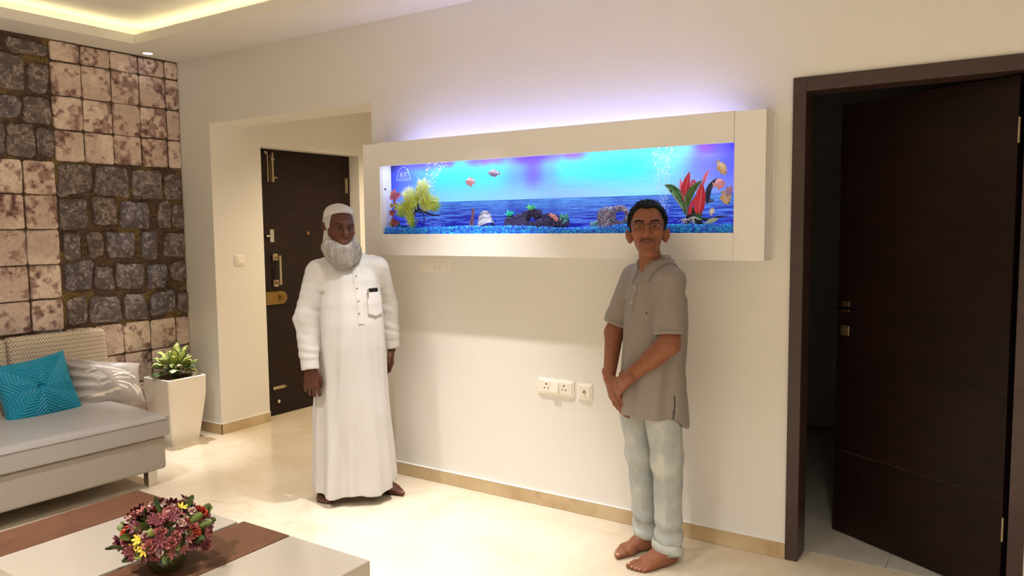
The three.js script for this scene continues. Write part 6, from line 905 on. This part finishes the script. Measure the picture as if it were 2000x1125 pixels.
  const vee = cone([0.004, 1.305, 0.098], [0.002, 1.40, 0.052], 0.012, 0.042), shirtF = (x, y, z) => {
    let d = smin(torso(x, y, z), yoke(x, y, z), 0.05); d = Math.max(d, y - 1.385); d = Math.max(d, -vee(x, y, z)); const hem = 0.69 - 0.055 * sstep(0.0, -0.1, z); d = Math.max(d, hem - y); if (y < 0.86) d = Math.max(d, -torso(x, y, z, 0.018));
    if (y < 0.80 && Math.abs(z + 0.015 - (0.80 - y) * 0.05) < 0.004 && Math.abs(x) > 0.1) d = Math.max(d, 0.004 - Math.abs(z + 0.015 - (0.80 - y) * 0.05));
    const wr = 0.004 * Math.sin(y * 55 + x * 40 + 8 * fbm3(x * 8, y * 8, z * 8, 2)) * sstep(1.2, 1.1, y), a = Math.max(sL(x, y, z) - wr, cL(x, y, z), -iL(x, y, z)), b = Math.max(sR(x, y, z) - wr, cR(x, y, z), -iR(x, y, z));
    return smin(smin(d, a, y > 1.2 ? 0.03 : 0.006), b, y > 1.2 ? 0.03 : 0.006);
  };
  const shirt = mesh('polo_shirt', surface(shirtF, [-0.32, 0.61, -0.2], [0.33, 1.43, 0.22], 0.0062), knit, man);
  // collar: two folded wings around the neck
  {
    const n = 44, a0 = 0.36, cz = -0.014, ring = [], idx = [], leaf = (A, B) => patch(shirtF, (u, v) => { const a = lerp(A, B, u) + Math.PI / 2, fr = Math.max(0, Math.cos(a - Math.PI / 2)), r = lerp(0.076, 0.114 - 0.010 * fr * fr, v); return [0.002 + Math.cos(a) * r, 1.62, cz + Math.sin(a) * r * 0.92]; }, [0, -1, 0], 30, 7, 0.007);
    for (let i = 0; i <= n; i++) { const a = lerp(a0, 2 * Math.PI - a0, i / n) + Math.PI / 2, fr = Math.max(0, Math.cos(a - Math.PI / 2)); for (const [r, y] of [[0.056, 1.365 - 0.02 * fr], [0.064, 1.405 - 0.03 * fr], [0.071, 1.410 - 0.032 * fr], [0.081, 1.392 - 0.036 * fr]]) ring.push(0.002 + Math.cos(a) * r, y, cz + Math.sin(a) * r * 0.92); }
    for (let i = 0; i < n; i++) for (let k = 0; k < 3; k++) { const A = i * 4 + k, B = A + 1, C = A + 4, D = C + 1; idx.push(A, B, C, B, D, C); }
    const g = new THREE.BufferGeometry(); g.setAttribute('position', new THREE.Float32BufferAttribute(ring, 3)); g.setIndex(idx); g.computeVertexNormals(); uvBox(g);
    mesh('collar', [g, leaf(a0, Math.PI), leaf(Math.PI, 2 * Math.PI - a0)], knit, shirt);
  }
  const F = [0, 0, -1];
  mesh('placket', patch(shirtF, (u, v) => [lerp(-0.014, 0.016, u), lerp(1.15, 1.285, v), 0.3], F, 6, 20, 0.0032), knit, shirt);
  for (const y of [1.268, 1.20]) { const q = onto(shirtF, [0.001, y, 0.3], F); mesh('button', [new THREE.TorusGeometry(0.0045, 0.0016, 8, 18).translate(q[0], q[1], q[2] + 0.0048), cyl(0.004, 0.004, 0.0025, q[0], q[1], q[2] + 0.004, 'z', 12)], std({ color: 0xc9beb2, roughness: 0.35 }), shirt); }
  mesh('chest_mark', patch(shirtF, (u, v) => [lerp(0.084, 0.090, u), lerp(1.157, 1.164, v), 0.3], F, 3, 3, 0.0016), std({ color: 0x3a3432, roughness: 0.9 }), shirt);
  for (const [S, E, f] of [[lS, lE, sL], [rS, rE, sR]]) { const C = mid(S, E, 0.80), d = V(E[0] - S[0], E[1] - S[1], E[2] - S[2]).normalize(), t = new THREE.TorusGeometry(0.0665, 0.0020, 6, 48); t.applyQuaternion(new THREE.Quaternion().setFromUnitVectors(V(0, 0, 1), d)); t.translate(...C); mesh('sleeve_hem', t, knit, shirt); }
  // jeans
  const denim = std({ map: tex(512, 512, (u, v) => { const f = fbm(u, v, 5, 4, 731), tw = 0.5 + 0.5 * Math.sin((u + v) * 512 * 0.9), n = (fbm(u, v, 120, 2, 733) - 0.5) * 0.05 + tw * 0.02; const c = mix3(rgb(172, 177, 175), rgb(198, 199, 191), sstep(0.3, 0.7, f)); return [c[0] + n, c[1] + n, c[2] + n]; }, true, [2.2, 2.2]), roughness: 0.9, bumpMap: gray(256, 256, (u, v) => 0.5 + 0.5 * Math.sin((u + v) * 256 * 1.2), [12, 12]), bumpScale: 0.0005 });
  const legL = blend([cone(hipL, kL, 0.088, 0.070), cone(kL, [aL[0], 0.07, aL[2]], 0.066, 0.060)], 0.03), legR = blend([cone(hipR, kR, 0.088, 0.064), cone(kR, [aR[0], 0.07, aR[2]], 0.064, 0.058)], 0.03), seat = ell([0, 0.84, 0.004], [0.146, 0.13, 0.104]);
  const fold = (x, y, z, K) => { const dk = y - K[1]; return 0.006 * Math.exp(-((dk / 0.10) ** 2)) * Math.sin(dk * 42 + (z - K[2]) * 26 + (x - K[0]) * 12) * sstep(-0.1, 0.06, -(z - K[2]) + 0.05) + 0.012 * sstep(0.30, 0.10, y) * Math.sin(y * 78 + z * 20 + x * 30 + 3 * fbm3(x * 10, y * 10, z * 10, 2)) * (0.5 + 0.5 * fbm3(x * 7, y * 5, z * 7, 2)) + (fbm3(x * 8, y * 5, z * 8, 2) - 0.5) * 0.010; };
  const jeansF = (x, y, z) => { const hemY = 0.69 - 0.055 * sstep(0.0, -0.1, z); const a = legL(x, y, z) - fold(x, y, z, kL) * 0.9, b = legR(x, y, z) - fold(x, y, z, kR) * 0.9; let d = smin(smin(a, b, y > 0.66 ? 0.05 : 0.006), seat(x, y, z), 0.05); if (y > hemY + 0.004) d = Math.max(d, torso(x, y, z, 0.022)); d = Math.max(d, y - 0.785, 0.052 + 0.02 * sstep(-0.02, -0.1, z) * 0 - y); return d; };
  const jeans = mesh('jeans', surface(jeansF, [-0.26, 0.03, -0.2], [0.26, 0.95, 0.2], 0.0062), denim, man);
  const inner = std({ map: tex(128, 128, (u, v) => { const n = (fbm(u, v, 60, 2, 741) - 0.5) * 0.1; return [0.72 + n, 0.735 + n, 0.715 + n]; }), roughness: 0.9 });
  // rolled hems
  for (const [A, sg] of [[aL, 1], [aR, -1]]) { const t = new THREE.TorusGeometry(0.063, 0.009, 12, 44), p = t.attributes.position; for (let i = 0; i < p.count; i++) { const a = Math.atan2(p.getY(i), p.getX(i)), k = 1 + 0.06 * Math.sin(3 * a + sg) ; p.setXYZ(i, p.getX(i) * k, p.getY(i) * k, p.getZ(i) * 2.6 + 0.006 * Math.sin(2 * a + 1) - 0.022 * Math.sin(a)); } t.computeVertexNormals(); t.rotateX(-Math.PI / 2); uvBox(t); t.translate(A[0], 0.078, A[2] + 0.002); mesh('rolled_hem', t, inner, jeans); }
  const seamM = std({ color: 0x8b8f88, roughness: 0.95 });
  mesh('back_pocket', patch(jeansF, (u, v) => [0.3, lerp(0.565, 0.655, v), lerp(-0.09, -0.04, u)], [-1, 0, 0], 6, 8, 0.003), denim, jeans);
  mesh('side_seam', patch(jeansF, (u, v) => [0.3, lerp(0.12, 0.80, v), -0.012 + lerp(-0.004, 0.004, u) + 0.02 * Math.sin(v * 3)], [-1, 0, 0], 2, 60, 0.0014), denim, jeans);
}
renderer.render(scene, camera);
